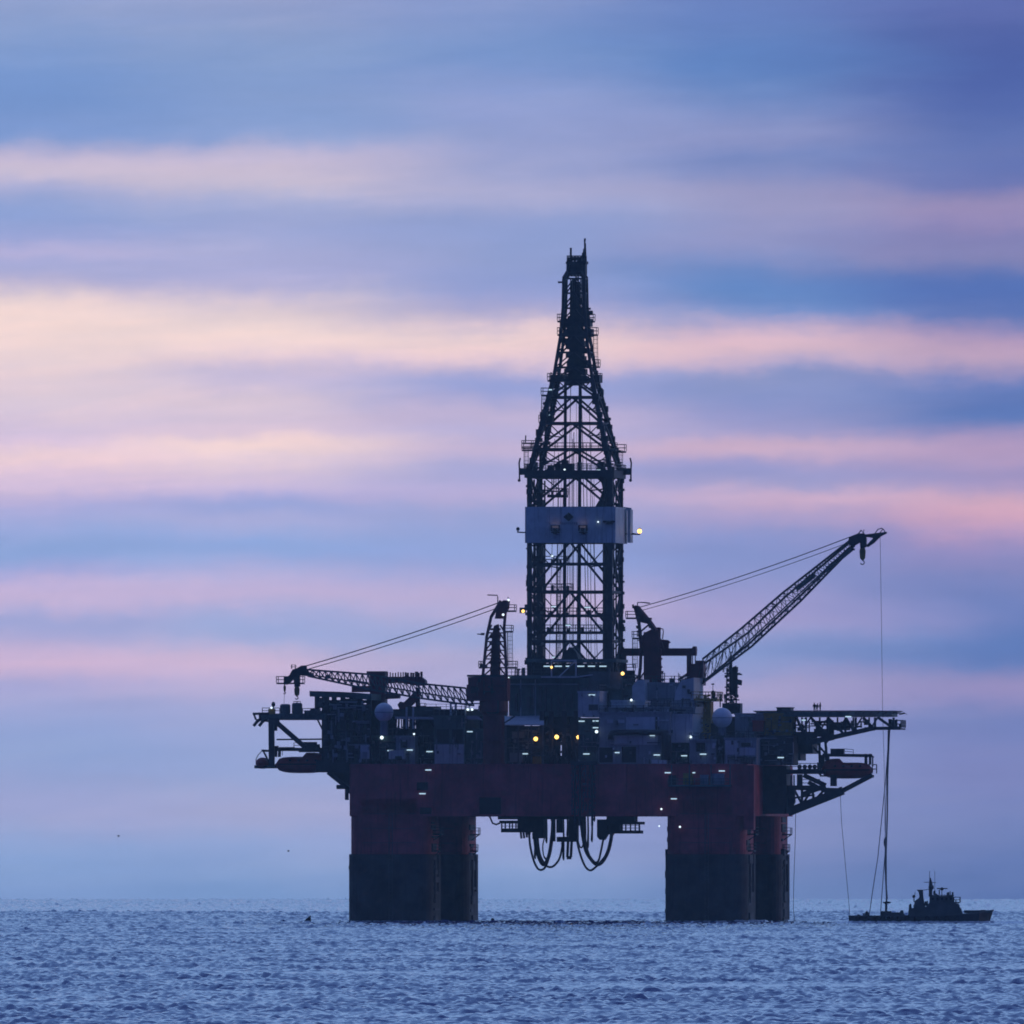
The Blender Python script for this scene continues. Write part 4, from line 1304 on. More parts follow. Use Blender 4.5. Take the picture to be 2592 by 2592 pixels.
def lifeboat(label, x0, x1, y0, y1, v, cab, flip=False):
    c = q((x0 + x1) / 2, y1, v)
    T = Thing('lifeboat', label, 'lifeboat', c, 'enclosed lifeboats in davits')
    a, b = q(x0, y0, v), q(x1, y1, v)
    L, H, W = (b.x - a.x), (a.z - b.z), 3.0
    m = MB(); n = 15
    vs, fs = [], []
    prof = []
    for i in range(n):
        t = i / (n - 1)
        e = max(0.0, 1 - abs(2 * t - 1) ** 3.2) ** .5
        e2 = max(0.0, 1 - abs(2 * t - 1) ** 5) ** .5
        x = a.x + L * t
        top = H * (.80 + (.20 if abs(t - cab) < .17 else 0)) * (.55 + .45 * e2)
        bot = H * .34 * (1 - e)
        for k in range(12):
            g = 2 * math.pi * k / 12
            yy = math.cos(g) * W / 2 * max(.1, e)
            zz = math.sin(g)
            zm = H * .42
            vs.append((x, v + yy, c.z + (zm + zz * (top - zm) if zz > 0 else zm + zz * (zm - bot))))
    for i in range(n - 1):
        for k in range(12):
            k2 = (k + 1) % 12
            fs.append((i * 12 + k, i * 12 + k2, (i + 1) * 12 + k2, (i + 1) * 12 + k))
    fs += [tuple(range(12))[::-1], tuple(range((n - 1) * 12, n * 12))]
    m.add(vs, fs); h = m.obj('hull', 'boat_red', T, smooth=True)
    m = MB(); m.pbox(x0 + 8, x1 - 8, (y0 + y1) / 2 + 2, (y0 + y1) / 2 + 4.5, v - W / 2 - .08, v + W / 2 + .08); m.obj('fender', 'rubber_black', T)
    m = MB()
    for k in range(4):
        x = x0 + (x1 - x0) * (.25 + .16 * k); m.pbox(x, x + 5, y0 + (y1 - y0) * .33, y0 + (y1 - y0) * .42, v - W / 2 * .97, v - W / 2 * .6)
    m.islands('window', 'glass_dark', T)
    m = MB(); xe = x1 if not flip else x0
    m.lathe(q(xe - (3 if not flip else -3), y1 - 6, v), [(.1, -.3), (.4, -.2), (.4, .2), (.1, .3)], 8); m.obj('propeller_guard', 'steel_dark', T)
    return T


lifeboat('dull red enclosed lifeboat tucked below the left laydown platform', 697, 834, 1905, 1957, -18, .72)
lifeboat('dull red enclosed lifeboat at the right end below the helideck', 2078, 2210, 1920, 1971, -8, .2)
T = Thing('lifeboat_davit', 'dark davit beam with a winch box above the left lifeboat', 'davit', q(760, 1900, -18))
m = MB(); vv = -18
pbar(m, 697, 1897, 818, 1897, vv, .30); m.pbox(706, 745, 1891, 1900, vv - .3, vv + .6); m.pbox(766, 799, 1878, 1898, vv - 1, vv + 1.2); m.pbox(756, 815, 1894, 1904, vv - .5, vv + .5)
for x in (699, 708, 812):
    pbar(m, x, 1893, x - 1, 1916, vv, .25)
m.pbox(695, 704, 1888, 1898, vv - .4, vv + .4); pbar(m, 805, 1884, 807, 1898, vv, .3)
m.pbox(684, 830, 1935, 1945, vv + 1.8, vv + 3)
m.obj('beam', 'steel_dark', T)
m = MB(); m.rail(q(744, 1893, vv), q(768, 1893, vv), .9, .05); pbar(m, 715, 1900, 715, 1912, vv, .05); pbar(m, 795, 1900, 795, 1908, vv, .05); m.obj('fall_wire', 'rope', T)
T = Thing('lifeboat_davit', 'dark davit frame with a winch box above the right lifeboat', 'davit', q(2150, 1905, -8))
m = MB(); vv = -8
pbar(m, 2082, 1911, 2208, 1913, vv, .28); m.pbox(2102, 2135, 1895, 1910, vv - 1, vv + 1); m.pbox(2188, 2195, 1908, 1935, vv - .3, vv + .3); m.pbox(2199, 2205, 1908, 1936, vv - .3, vv + .3)
pbar(m, 2083, 1911, 2080, 1945, vv, .35); pbar(m, 2092, 1890, 2092, 1915, vv, .16); pbar(m, 2094, 1911, 2094, 1925, vv, .4)
m.pbox(2075, 2200, 1962, 1966, vv + 1.6, vv + 2.6)
m.obj('beam', 'steel_dark', T)
m = MB(); pbar(m, 2205, 1913, 2212, 1917, vv, .1); pbar(m, 2209, 1913, 2209, 1940, vv, .12)
m.rail(q(2135, 1908, vv), q(2160, 1910, vv), .9, .05); m.rail(q(2208, 1958, vv), q(2219, 1958, vv), 1.6, .09, .4)
m.obj('fall_wire', 'steel_mid', T)
T = Thing('rescue_boat', 'small round bowed red rescue boat hanging in a ring frame at the far left', 'rescue boat', q(664, 1945, -18))
m = MB(); c = q(664, 1931, -18)
m.add(*(lambda n: ([(c.x + rr * 1.15 * math.cos(g), -18 + yy, c.z + rr * (1.0 if math.sin(g) > 0 else 1.1) * math.sin(g)) for rr, yy in ((.35, -2.6), (.85, -1.9), (1.0, 0), (.95, 2.2), (.5, 3)) for g in [2 * math.pi * k / n for k in range(n)]],
      [(i * n + k, i * n + (k + 1) % n, (i + 1) * n + (k + 1) % n, (i + 1) * n + k) for i in range(4) for k in range(n)] + [tuple(range(n))[::-1], tuple(range(4 * n, 5 * n))]))(14))
m.obj('hull', 'boat_red', T, smooth=True)
m = MB(); m.box((c.x - 1.2, -20, c.z - 1.0), (c.x + 1.2, -15, c.z - .45)); m.obj('cradle', 'steel_dark', T)
m = MB()
m.tube([q(x, y, -18) for x, y in ((648, 1936), (648, 1922), (653, 1912), (664, 1900), (672, 1908), (680, 1925), (680, 1940))], .08, 5)
pbar(m, 662, 1900, 688, 1901, -18, .2); pbar(m, 667, 1902, 682, 1932, -18, .14)
m.obj('ring_frame', 'steel_dark', T)
T = Thing('escape_raft', 'dark raft canister row on the gallery left of the right lifeboat', 'raft', q(2045, 1945, -9))
m = MB()
for k, x in enumerate((2024, 2037, 2050, 2062)):
    m.bar(q(x, 1941, -9.6), q(x, 1941, -7), .42, 10)
m.islands('canister', 'crane_red', T); MB().pbox(2018, 2068, 1946, 1949, -10, -6.5).obj('rack', 'steel_dark', T)
m = MB(); m.rail(q(2000, 1948, -10), q(2076, 1948, -10), 1.1, .06); m.pbox(2068, 2073, 1930, 1948, -9, -8); m.obj('railing', 'steel_mid', T)

# ---------------------------------------------------------------- helideck, right
T = Thing('helideck', 'long flat dark helideck on a sloping truss at the right end', 'helideck', q(2010, 1862, -2))
m = MB()
zz1, zz0 = q(0, 1803.5, -2).z, q(0, 1816, -2).z
xc = q(2096, 0, -2).x; rr = (q(2275, 0, -2).x - q(1918, 0, -2).x) / 2
oc = [(xc + rr * 1.02 * math.cos(math.pi / 8 + k * math.pi / 4), -2 + rr * 1.02 * math.sin(math.pi / 8 + k * math.pi / 4)) for k in range(8)]
vs = [(x, y, zz0) for x, y in oc] + [(x, y, zz1) for x, y in oc]
m.add(vs, [tuple(range(8))[::-1], tuple(range(8, 16))] + [(k, (k + 1) % 8, 8 + (k + 1) % 8, 8 + k) for k in range(8)])
m.obj('deck', 'steel_green', T)
m = MB()
on = [(xc + (x - xc) * 1.07, -2 + (y + 2) * 1.07) for x, y in oc]
for k in range(8):
    a, b = oc[k], oc[(k + 1) % 8]; a2, b2 = on[k], on[(k + 1) % 8]
    m.bar((a2[0], a2[1], zz1 + .12), (b2[0], b2[1], zz1 + .12), .07)
    for i in range(7):
        t = i / 6
        m.bar((a[0] + (b[0] - a[0]) * t, a[1] + (b[1] - a[1]) * t, zz1 - .35), (a2[0] + (b2[0] - a2[0]) * t, a2[1] + (b2[1] - a2[1]) * t, zz1 + .12), .04)
pbar(m, 2276, 1808, 2290, 1805, -2, .14); pbar(m, 2290, 1805, 2296, 1809, -2, .05)
m.obj('safety_net', 'steel_mid', T)
m = MB()
for vv in (-11, -2, 7):
    pbar(m, 2012, 1875, 2060, 1878, vv, .45); pbar(m, 2045, 1880, 2110, 1866, vv, .5); pbar(m, 2110, 1866, 2212, 1843, vv, .42); pbar(m, 2205, 1844, 2280, 1843, vv, .3)
    pbar(m, 2012, 1862, 2105, 1860, vv, .32)
    top = 1816
    for x, yb, x2 in ((2016, 1872, 2040), (2052, 1862, 2095), (2095, 1862, 2140), (2140, 1858, 2166), (2185, 1848, 2215), (2222, 1844, 2262)):
        pbar(m, x, top, x2, yb, vv, .24); pbar(m, x2, top, x2, yb, vv, .2)
    for x in (2030, 2075, 2120, 2160, 2200):
        pbar(m, x, top, x, 1850, vv + 2, .15); pbar(m, x, 1850, x + 22, top, vv + 3, .14)
for x in (2110, 2160, 2212, 2262):
    y = 1866 - (x - 2110) * .23 if x < 2212 else 1843
    m.bar(q(x, y, -11), q(x, y, 7), .25)
m.obj('truss', 'steel_dark', T)
m = MB()
clutter(m, 2010, 2110, 1822, 1862, -9, 46, 1.4); clutter(m, 2110, 2200, 1820, 1842, -9, 26, 1.2); m.pbox(2096, 2140, 1828, 1848, -6, 2); m.pbox(2006, 2050, 1852, 1878, -8, 4); m.pbox(2060, 2096, 1845, 1860, -6, 4)
m.obj('pipework', 'steel_dark', T)
m = MB()
m.pbox(2236, 2280, 1843, 1847, -7, 1); m.rails(q(2256, 0, -7).x, q(2280, 0, -7).x, -7, 1, q(0, 1843, -7).z, 1.3, .07)
m.pbox(2266, 2271, 1821, 1843, -4, -3.4); m.pbox(2275, 2281, 1832, 1843, -4, -3); pbar(m, 2253, 1820, 2254, 1843, -4, .3)
m.obj('hose_station', 'steel_dark', T)
m = MB()
for x, y0 in ((2076, 1880), (2091, 1874)):
    pbar(m, x - 2, y0, x + (0 if x < 2080 else 1), 1962 if x < 2080 else 1910, -7, .22)
pbar(m, 2056, 1888, 2076, 1910, -7, .18); pbar(m, 2074, 1890, 2092, 1910, -7, .18); m.pprism([(2060, 1877), (2080, 1874), (2070, 1886)], -7.3, -6.7); m.pprism([(2084, 1874), (2104, 1868), (2092, 1882)], -7.3, -6.7)
m.pbox(2008, 2056, 1876, 1908, -9, 0); m.pbox(2000, 2026, 1905, 1925, -9, 0)
m.obj('support_leg', 'steel_dark', T)
lamp(T, 2147, 1814, -rr - 2.4, 'tube', 15); lamp(T, 2034, 1823, -11.6, 'tube', 10)
T = Thing('roof_hatch', 'low dark hatch house standing on the left part of the helideck', 'hatch', q(1984, 1804, 0))
m = MB(); m.pbox(1966, 2001, 1791, 1805, -3, 2); m.pbox(1964, 2003, 1790, 1792.5, -3.2, 2.2); m.obj('wall', 'steel_mid', T)
MB().pbox(1972, 1979, 1794, 1804, -3.05, -2.9).obj('door', 'steel_dark', T)

# ---------------------------------------------------------------- white domes
for x, y, r, vv, lab, yb in ((972, 1803, 24, -23, 'white radome dome on the left part of the deck', 1862), (1828, 1817, 25.5, -16, 'white radome dome on the right beside the antenna mast', 1868)):
    c = q(x, y, vv); R = r / PXM
    T = Thing('radome', lab, 'radome', (c.x, c.y, q(x, yb, vv).z), 'white satellite domes')
    m = MB(); m.ball(c, R, 32); d = m.obj('dome', 'radome_white', T, smooth=True)
    m = MB(); m.lathe(c + Vector((0, 0, -.06)), [(R * 1.003, 0), (R * 1.015, .02), (R * 1.015, .1), (R * 1.003, .12)], 32); m.obj('seam_ring', 'grey_paint', d)
    m = MB(); zb = q(x, yb, vv).z
    m.lathe((c.x, c.y, zb), [(.75, 0), (.7, c.z - zb - R * .9), (1.1, c.z - zb - R * .75)], 14); m.obj('pedestal', 'grey_paint', T)

# ---------------------------------------------------------------- antenna mast and whip aerials
T = Thing('antenna_mast', 'dark lattice antenna mast crowded with gear right of the right crane', 'mast', q(1852, 1806, 4))
m = MB(); vv = 4
for x in (1838, 1850, 1864):
    for dv in (0, 1.8):
        pbar(m, x, 1806, 1852 + (x - 1852) * .8, 1690, vv + dv, .13)
for k in range(10):
    y = 1806 - k * 12
    pbar(m, 1838, y, 1864, y - 12, vv, .09); pbar(m, 1864, y, 1838, y - 12, vv + 1.8, .09); pbar(m, 1838, y, 1866, y, vv, .1)
m.pbox(1846, 1853, 1662, 1700, vv, vv + .6); m.pbox(1848, 1851, 1650, 1665, vv, vv + .3)
m.obj('lattice', 'steel_dark', T)
m = MB()
m.pbox(1834, 1870, 1703, 1706, vv - .5, vv + 2.5); m.pbox(1862, 1878, 1706, 1709, vv, vv + .5); m.pbox(1846, 1866, 1690, 1760, vv + .4, vv + 1.4); m.pprism([(1862, 1718), (1877, 1722), (1876, 1735), (1860, 1732)], vv - .2, vv + 1)
m.pbox(1834, 1866, 1738, 1741, vv - .6, vv + 2.4); m.pbox(1832, 1838, 1757, 1768, vv, vv + 1); m.pbox(1858, 1868, 1758, 1766, vv, vv + 1); m.pbox(1828, 1874, 1780, 1806, vv - .5, vv + 3)
m.pbox(1858, 1866, 1688, 1700, vv, vv + 1.6); m.pbox(1840, 1868, 1770, 1773, vv - .4, vv + 2)
for k in range(10):
    m.pbox(*(lambda x, y: (x, x + random.uniform(2, 6), y, y + random.uniform(3, 9)))(random.uniform(1834, 1864), random.uniform(1695, 1795)), vv - .4, vv + .2)
m.obj('antenna_gear', 'steel_dark', T)
m = MB(); m.rails(q(1830, 0, vv).x, q(1846, 0, vv).x, vv, vv + 1.5, q(0, 1703, vv).z, 1.2, .06); m.rails(q(1834, 0, vv).x, q(1850, 0, vv).x, vv, vv + 1.5, q(0, 1780, vv).z, 1.2, .06); m.obj('railing', 'steel_mid', T)
for lab, x, y0, y1, kind in (('leaning thick aerial with a flat disc top left of the antenna mast', 1806, 1776, 1730, 'disc'), ('short dark whip aerial with a bulge, middle of the three by the mast', 1814, 1776, 1762, 'bulb'),
                             ('slim forked aerial nearest the antenna mast', 1823, 1790, 1757, 'fork')):
    T = Thing('whip_aerial', lab, 'aerial', q(x, y0, -4), 'aerials beside the mast')
    m = MB()
    if kind == 'disc':
        m.tube([q(1808, y0, -4), q(1805, 1752, -4), q(1804, 1748, -4)], [.3, .42, .2], 8); pbar(m, 1804.5, 1750, 1804.5, 1733, -4, .05); m.lathe(q(1804.5, 1732, -4), [(.1, -.12), (.4, 0), (.12, .16)], 10)
    elif kind == 'bulb':
        m.tube([q(x, y0, -4), q(x, 1774, -4), q(x, 1768, -4), q(x, 1763, -4)], [.08, .28, .2, .05], 8)
    else:
        pbar(m, x, y0, x, 1759, -4, .1); pbar(m, 1819, 1759, 1826, 1758, -4, .08); m.tube([q(1824, 1776, -4), q(1824, 1768, -4), q(1823, 1762, -4)], [.1, .3, .1], 8); pbar(m, 1826, 1758, 1826, 1768, -4, .06)
    m.obj('rod', 'steel_dark', T)
# ---------------------------------------------------------------- cranes


def lattice(m, ch, nb, rc, rb):
    """Lattice girder between four chord polylines (lists of points): a, b top pair, c, d bottom pair."""
    def at(pl, t):
        tot = sum((pl[i + 1] - pl[i]).length for i in range(len(pl) - 1)); d = t * tot
        for i in range(len(pl) - 1):
            L = (pl[i + 1] - pl[i]).length
            if d <= L or i == len(pl) - 2:
                return pl[i].lerp(pl[i + 1], min(1, d / L))
            d -= L
    for pl in ch:
        for i in range(len(pl) - 1):
            m.bar(pl[i], pl[i + 1], rc)
    for k in range(nb):
        t0, t1 = k / nb, (k + 1) / nb
        for i, j in ((0, 1), (1, 3), (3, 2), (2, 0)):
            a, b = (ch[i], ch[j]) if k % 2 else (ch[j], ch[i])
            m.bar(at(a, t0), at(b, t1), rb); m.bar(at(ch[i], t0), at(ch[j], t0), rb)
    return m


def rope(m, a, b, r, sag=0.0, n=8):
    a, b = Vector(a), Vector(b)
    return m.tube([a.lerp(b, i / n) - Vector((0, 0, 4 * sag * (i / n) * (1 - i / n))) for i in range(n + 1)], r, 5)


# left crane
cv = -30
T = Thing('pedestal_crane', 'red pedestal crane on the left with its boom lowered flat over the deck', 'crane', q(1249, 2020, cv))
m = MB(); c = q(1250, 2022, cv)
m.lathe(c, [(1.3, -.6), (1.9, .0), (1.95, 4), (1.9, q(0, 1812, cv).z - c.z), (2.6, q(0, 1802, cv).z - c.z), (2.6, q(0, 1772, cv).z - c.z)], 20)
m.obj('pedestal', 'crane_red', T)
m = MB()
for y in (1812, 1880, 1935, 1990):
    m.lathe((c.x, c.y, q(0, y, cv).z), [(1.97, 0), (2.1, .05), (2.1, .25), (1.97, .3)], 20)
m.ladder((c.x + 1.2, cv - 2.1, q(0, 2015, cv).z), (c.x + 1.2, cv - 2.1, q(0, 1815, cv).z), .5); m.obj('ring', 'crane_red', T)
m = MB(); m.pprism([(1184, 1714), (1276, 1712), (1278, 1774), (1181, 1774), (1181, 1733), (1185, 1733)], cv - 2.6, cv + 2.6); m.pbox(1266, 1284, 1716, 1774, cv - 2.2, cv + 2.2)
h = m.obj('machine_house', 'crane_red', T)
m = MB(); m.pbox(1192, 1208, 1738, 1754, cv - 2.66, cv - 2.55); m.obj('window', 'glass_dark', h)
m = MB(); m.pbox(1182, 1276, 1708, 1713, cv - 2.7, cv + 2.7); clutter(m, 1200, 1276, 1716, 1770, cv - 2.6, 12); m.pbox(1232, 1262, 1774, 1806, cv - 2.4, cv + 2.4); m.obj('walkway', 'steel_dark', T)
m = MB()
for dv in (-1.8, 1.8):
    pp = [(1222, 1714), (1232, 1612), (1243, 1562), (1268, 1521)]
    for a, b in zip(pp, pp[1:]):
        m.bar(q(*a, cv + dv), q(*b, cv + dv * .8), .24)
    pp = [(1283, 1722), (1279, 1640), (1276, 1590), (1281, 1530)]
    for a, b in zip(pp, pp[1:]):
        m.bar(q(*a, cv + dv), q(*b, cv + dv * .8), .24)
    for k in range(6):
        y = 1712 - k * 22
        pbar(m, 1223 + k * 2.0, y, 1245, y - 20, cv + dv, .13); pbar(m, 1282 - k * .8, y, 1266, y - 20, cv + dv, .13); pbar(m, 1224 + k * 1.5, y, 1281, y, cv + dv, .12)
m.pprism([(1258, 1536), (1274, 1519), (1286, 1520), (1284, 1540), (1270, 1566), (1252, 1566)], cv - 1.5, cv + 1.5)
m.obj('a_frame', 'crane_red', T)
m = MB(); m.pprism([(1240, 1716), (1245, 1610), (1250, 1584), (1260, 1580), (1263, 1610), (1264, 1716)], cv - .9, cv + .9); [m.pbox(1240 - random.uniform(0, 4), 1264 + random.uniform(0, 4), y, y + random.uniform(3, 9), cv - 1.1, cv + 1) for y in range(1590, 1712, 17)]; m.obj('king_post', 'crane_red', T)
m = MB()
for xa, xb, y in ((1282, 1305, 1545), (1276, 1297, 1597), (1280, 1308, 1688), (1214, 1222, 1688)):
    a, b = q(xa, y, cv), q(xb, y, cv); m.box((a.x, cv - 1.4, a.z - .3), (b.x, cv + 1.4, a.z)); m.rails(a.x, b.x, cv - 1.4, cv + 1.4, a.z, 1.0, .06)
m.ladder(q(1292, 1686, cv), q(1290, 1600, cv), .9)
m.tube([q(1234, 1506, cv), q(1259, 1507, cv), q(1260, 1512, cv), q(1260, 1535, cv)], .10); pbar(m, 1208, 1605, 1226, 1606, cv, .1); m.pbox(1217, 1226, 1602, 1608, cv - .2, cv + .2)
pbar(m, 1287, 1522, 1286, 1511, cv, .07); m.pbox(1214, 1232, 1682, 1692, cv - .6, cv + .6)
m.obj('access_platform', 'steel_dark', T)
lamp(T, 1287, 1519, cv - .8, 'white', 6); lamp(T, 1273.6, 1556, cv - 1.9, 'white', 6)
top = [(1179, 1742), (1069, 1731), (935, 1707), (776, 1695)]; bot = [(1200, 1786), (1069, 1768), (935, 1745), (779, 1711)]
wv = [1.5, 1.4, 1.2, .6]
m = MB()
lattice(m, [[q(*p, cv - w) for p, w in zip(top, wv)], [q(*p, cv + w) for p, w in zip(top, wv)], [q(*p, cv - w) for p, w in zip(bot, wv)], [q(*p, cv + w) for p, w in zip(bot, wv)]], 26, .17, .085)
rope(m, q(1200, 1775, cv), q(800, 1710, cv), .14); m.pbox(824, 834, 1708, 1718, cv - 1, cv + 1); m.pprism([(878, 1718), (930, 1727), (930, 1732), (878, 1722)], cv - 1, cv + 1)
m.obj('boom', 'steel_mid', T)
m = MB()
m.pprism([(740, 1695), (752, 1691), (762, 1685), (774, 1684), (776, 1699), (790, 1704), (790, 1712), (772, 1711), (759, 1710), (750, 1712), (736, 1725), (728, 1732), (718, 1731), (722, 1716), (732, 1709)], cv - .7, cv + .7)
m.pbox(745, 758, 1705, 1738, cv - .6, cv + .6); m.pbox(718, 728, 1713, 1733, cv - .5, cv + .5)
a, b = q(702, 1728, cv), q(769, 1728, cv); m.box((a.x, cv - 1.3, a.z - .28), (b.x, cv + 1.3, a.z)); m.rails(a.x, b.x, cv - 1.3, cv + 1.3, a.z, 1.1, .06)
a, b = q(738, 1693, cv), q(748, 1691, cv); m.rails(a.x, b.x, cv - .5, cv + .5, a.z, .7, .045)
m.obj('boom_head', 'steel_dark', T)
m = MB()
for dv in (-.9, -.5, .5, .9):
    rope(m, q(774, 1686, cv + dv), q(1270, 1523, cv + dv), .10, .35); rope(m, q(776, 1695, cv + dv * .7), q(1257, 1540, cv + dv * .7), .085, .35)
m.islands('pendant_line', 'rope', T)


def hook_block(label, x, y0, y1, w, v, fr=None):
    T = Thing('hook_block', label, 'crane hook', q(x, y1, v), 'crane hook blocks')
    H = y1 - y0
    m = MB(); m.pprism([(x - w * .7, y0), (x + w * .7, y0), (x + w, y0 + H * .2), (x + w * .85, y0 + H * .6), (x + w * .35, y0 + H * .72), (x - w * .35, y0 + H * .72), (x - w * .85, y0 + H * .6), (x - w, y0 + H * .2)], v - .35, v + .35)
    m.obj('cheek_plate', 'yellow_paint', T)
    m = MB(); c = q(x, y0 + H * .86, v); r = max(.12, H * .11 / PXM)
    m.tube([q(x, y0 + H * .7, v)] + [c + Vector((r * math.sin(t), 0, r * math.cos(t))) for t in [k * .55 for k in range(9)]], .09, 6)
    m.obj('hook', 'steel_dark', T)
    m = MB()
    for dv in (-.2, .2):
        rope(m, q(x - w * .3, y0 - 6, v + dv), q(x - w * .3, y0 + 2, v + dv), .05); rope(m, q(x + w * .3, y0 - 6, v + dv), q(x + w * .3, y0 + 2, v + dv), .05)
    m.obj('fall_rope', 'rope', T)


hook_block('large yellow hook block under the lowered left boom tip', 751, 1738, 1771, 6.5, cv)
hook_block('small slim hook hanging from the very end of the lowered left boom', 720, 1735, 1757, 2.6, cv)
T = Thing('lifting_line', 'thin line from the small slim hook down to the round tank', 'rope', q(720, 1782, cv))
MB().bar(q(720, 1757, cv), q(719, 1781, cv + 6), .03).obj('line', 'rope', T)

# red knuckle crane that lies behind the left boom
T = Thing('knuckle_crane', 'dull red pipe handling crane with a ribbed flat arm behind the left boom', 'crane', q(955, 1862, -6))
vv = -6
m = MB(); m.pbox(936, 974, 1700, 1862, vv - 2, vv + 2); m.pbox(928, 974, 1699, 1706, vv - 2.2, vv + 2.2); m.pbox(890, 940, 1736, 1752, vv - 1.2, vv + 1.2); m.pprism([(966, 1754), (1012, 1757), (1010, 1768), (968, 1770)], vv - 1, vv + 1)
m.obj('pedestal', 'crane_red', T)
m = MB(); m.pprism([(972, 1713), (1064, 1713), (1076, 1722), (1078, 1735), (1056, 1736), (1010, 1728), (972, 1730)], vv - 1.4, vv + 1.4); m.pprism([(1014, 1720), (1028, 1708), (1040, 1715)], vv - .6, vv + .6)
m.obj('arm', 'crane_red', T)
m = MB(); m.pprism([(1046, 1752), (1062, 1752), (1060, 1768), (1034, 1792), (1012, 1798), (1006, 1784), (1012, 1776), (1022, 1778), (1040, 1760)], vv - 1, vv + 1); m.pbox(1052, 1062, 1740, 1798, vv - .5, vv + .5)
m.obj('jib', 'crane_red', T)
m = MB()
for k in range(15):
    x = 974 + k * 6.6 + random.uniform(-1, 1)
    pbar(m, x, 1716, x, 1701 + random.uniform(0, 2), vv, .1 if k < 8 else .17)
m.pbox(1050, 1058, 1700, 1716, vv - .3, vv + .3); m.pbox(1064, 1069, 1700, 1716, vv - .3, vv + .3); m.pbox(940, 952, 1700, 1708, vv, vv + 1)
m.islands('finger', 'crane_red', T)
m = MB(); m.rails(q(1062, 0, vv).x, q(1076, 0, vv).x, vv - 1, vv + 1, q(0, 1795, vv).z, 1.0, .05); m.pbox(1010, 1240, 1795, 1798, vv - 1.5, vv + 1.5); m.obj('walkway', 'steel_dark', T)

# red portal frame over the right mud house
T = Thing('portal_frame', 'dark red portal frame reaching from the derrick foot to the right crane house', 'gantry', q(1660, 1790, 8))
vv = 8
m = MB(); m.pbox(1570, 1762, 1641, 1660, vv - .8, vv + .8); m.pprism([(1750, 1643), (1754, 1636), (1761, 1636), (1762, 1648), (1756, 1660)], vv - 1, vv + 1); m.obj('beam', 'crane_red', T)
for x0, x1 in ((1566, 1584), (1738, 1749)):
    MB().pbox(x0, x1, 1658, 1722 if x0 > 1600 else 1745, vv - .6, vv + .6).obj('leg', 'crane_red', T)
m = MB(); pbar(m, 1716, 1722, 1740, 1706, vv, .2); pbar(m, 1722, 1724, 1742, 1716, vv, .12)
for x in (1749, 1753, 1760):
    pbar(m, x, 1660, x, 1680, vv - .5, .08)
m.obj('hanger', 'crane_red', T)

# right crane: its boom reaches up and out towards the shore
cv2 = 2
T = Thing('pedestal_crane', 'dark red pedestal crane on the right with its long boom raised over the sea', 'crane', q(1650, 1790, cv2))
m = MB(); m.pbox(1629, 1666, 1600, 1792, cv2 - 1.6, cv2 + 1.6); m.pprism([(1622, 1612), (1634, 1600), (1655, 1590), (1676, 1628), (1680, 1641), (1622, 1641)], cv2 - 1.3, cv2 + 1.3); m.obj('king_post', 'crane_red', T)
m = MB()
for dv in (-1.6, 1.6):
    pp = [(1616, 1728), (1621, 1690), (1623, 1640), (1618, 1580), (1607, 1534)]
    for a, b in zip(pp, pp[1:]):
        m.bar(q(*a, cv2 + dv), q(*b, cv2 + dv * .6), .27)
    pp = [(1612, 1537), (1630, 1558), (1646, 1578), (1660, 1598), (1668, 1640), (1670, 1728)]
    for a, b in zip(pp, pp[1:]):
        m.bar(q(*a, cv2 + dv * .6), q(*b, cv2 + dv), .36)
    pbar(m, 1620, 1600, 1644, 1580, cv2 + dv, .15); pbar(m, 1621, 1640, 1640, 1600, cv2 + dv, .15); pbar(m, 1617, 1570, 1632, 1562, cv2 + dv, .15)
    pbar(m, 1618, 1720, 1632, 1700, cv2 + dv, .13); pbar(m, 1672, 1725, 1656, 1700, cv2 + dv, .13)
m.pprism([(1604, 1541), (1607, 1532), (1617, 1534), (1622, 1550), (1634, 1562), (1642, 1580), (1620, 1575), (1612, 1560)], cv2 - 1, cv2 + 1)
m.obj('a_frame', 'crane_red', T)
m = MB()
m.pbox(1661, 1671, 1588, 1625, cv2 - 1, cv2); m.pprism([(1640, 1576), (1651, 1576), (1654, 1588), (1642, 1590)], cv2 - .8, cv2 + .8); m.tube([q(1670, 1591, cv2), q(1678, 1592, cv2), q(1679, 1600, cv2), q(1677, 1618, cv2)], .1)
m.pprism([(1668, 1618), (1690, 1620), (1696, 1626), (1690, 1630), (1668, 1626)], cv2 - .7, cv2 + .7); m.pbox(1676, 1692, 1626, 1641, cv2 - .4, cv2 + .4); m.pbox(1672, 1678, 1698, 1706, cv2, cv2 + 1)
for k in range(16):
    y = random.uniform(1560, 1720); x = 1612 + (y - 1540) * .06 if random.random() < .5 else 1650 + (y - 1590) * .2 if y < 1640 else 1672
    m.pbox(x - random.uniform(2, 6), x + random.uniform(2, 6), y, y + random.uniform(2, 7), cv2 - 2, cv2 + random.uniform(-1, 1))
m.obj('winch', 'crane_red', T)
m = MB()
for xa, xb, y in ((1586, 1612, 1563), (1602, 1622, 1614), (1584, 1606, 1697)):
    a, b = q(xa, y, cv2), q(xb, y, cv2); m.box((a.x, cv2 - 1.3, a.z - .3), (b.x, cv2 + 1.3, a.z)); m.rails(a.x, b.x, cv2 - 1.3, cv2 + 1.3, a.z, 1.1, .06)
m.ladder(q(1607, 1690, cv2), q(1607, 1618, cv2), .9)
m.tube([q(1613, 1545, cv2), q(1614, 1525, cv2), q(1630, 1525, cv2), q(1645, 1527, cv2)], .11); pbar(m, 1603, 1540, 1602, 1530, cv2, .16); pbar(m, 1586, 1700, 1622, 1714, cv2, .1); pbar(m, 1600, 1728, 1622, 1702, cv2, .12)
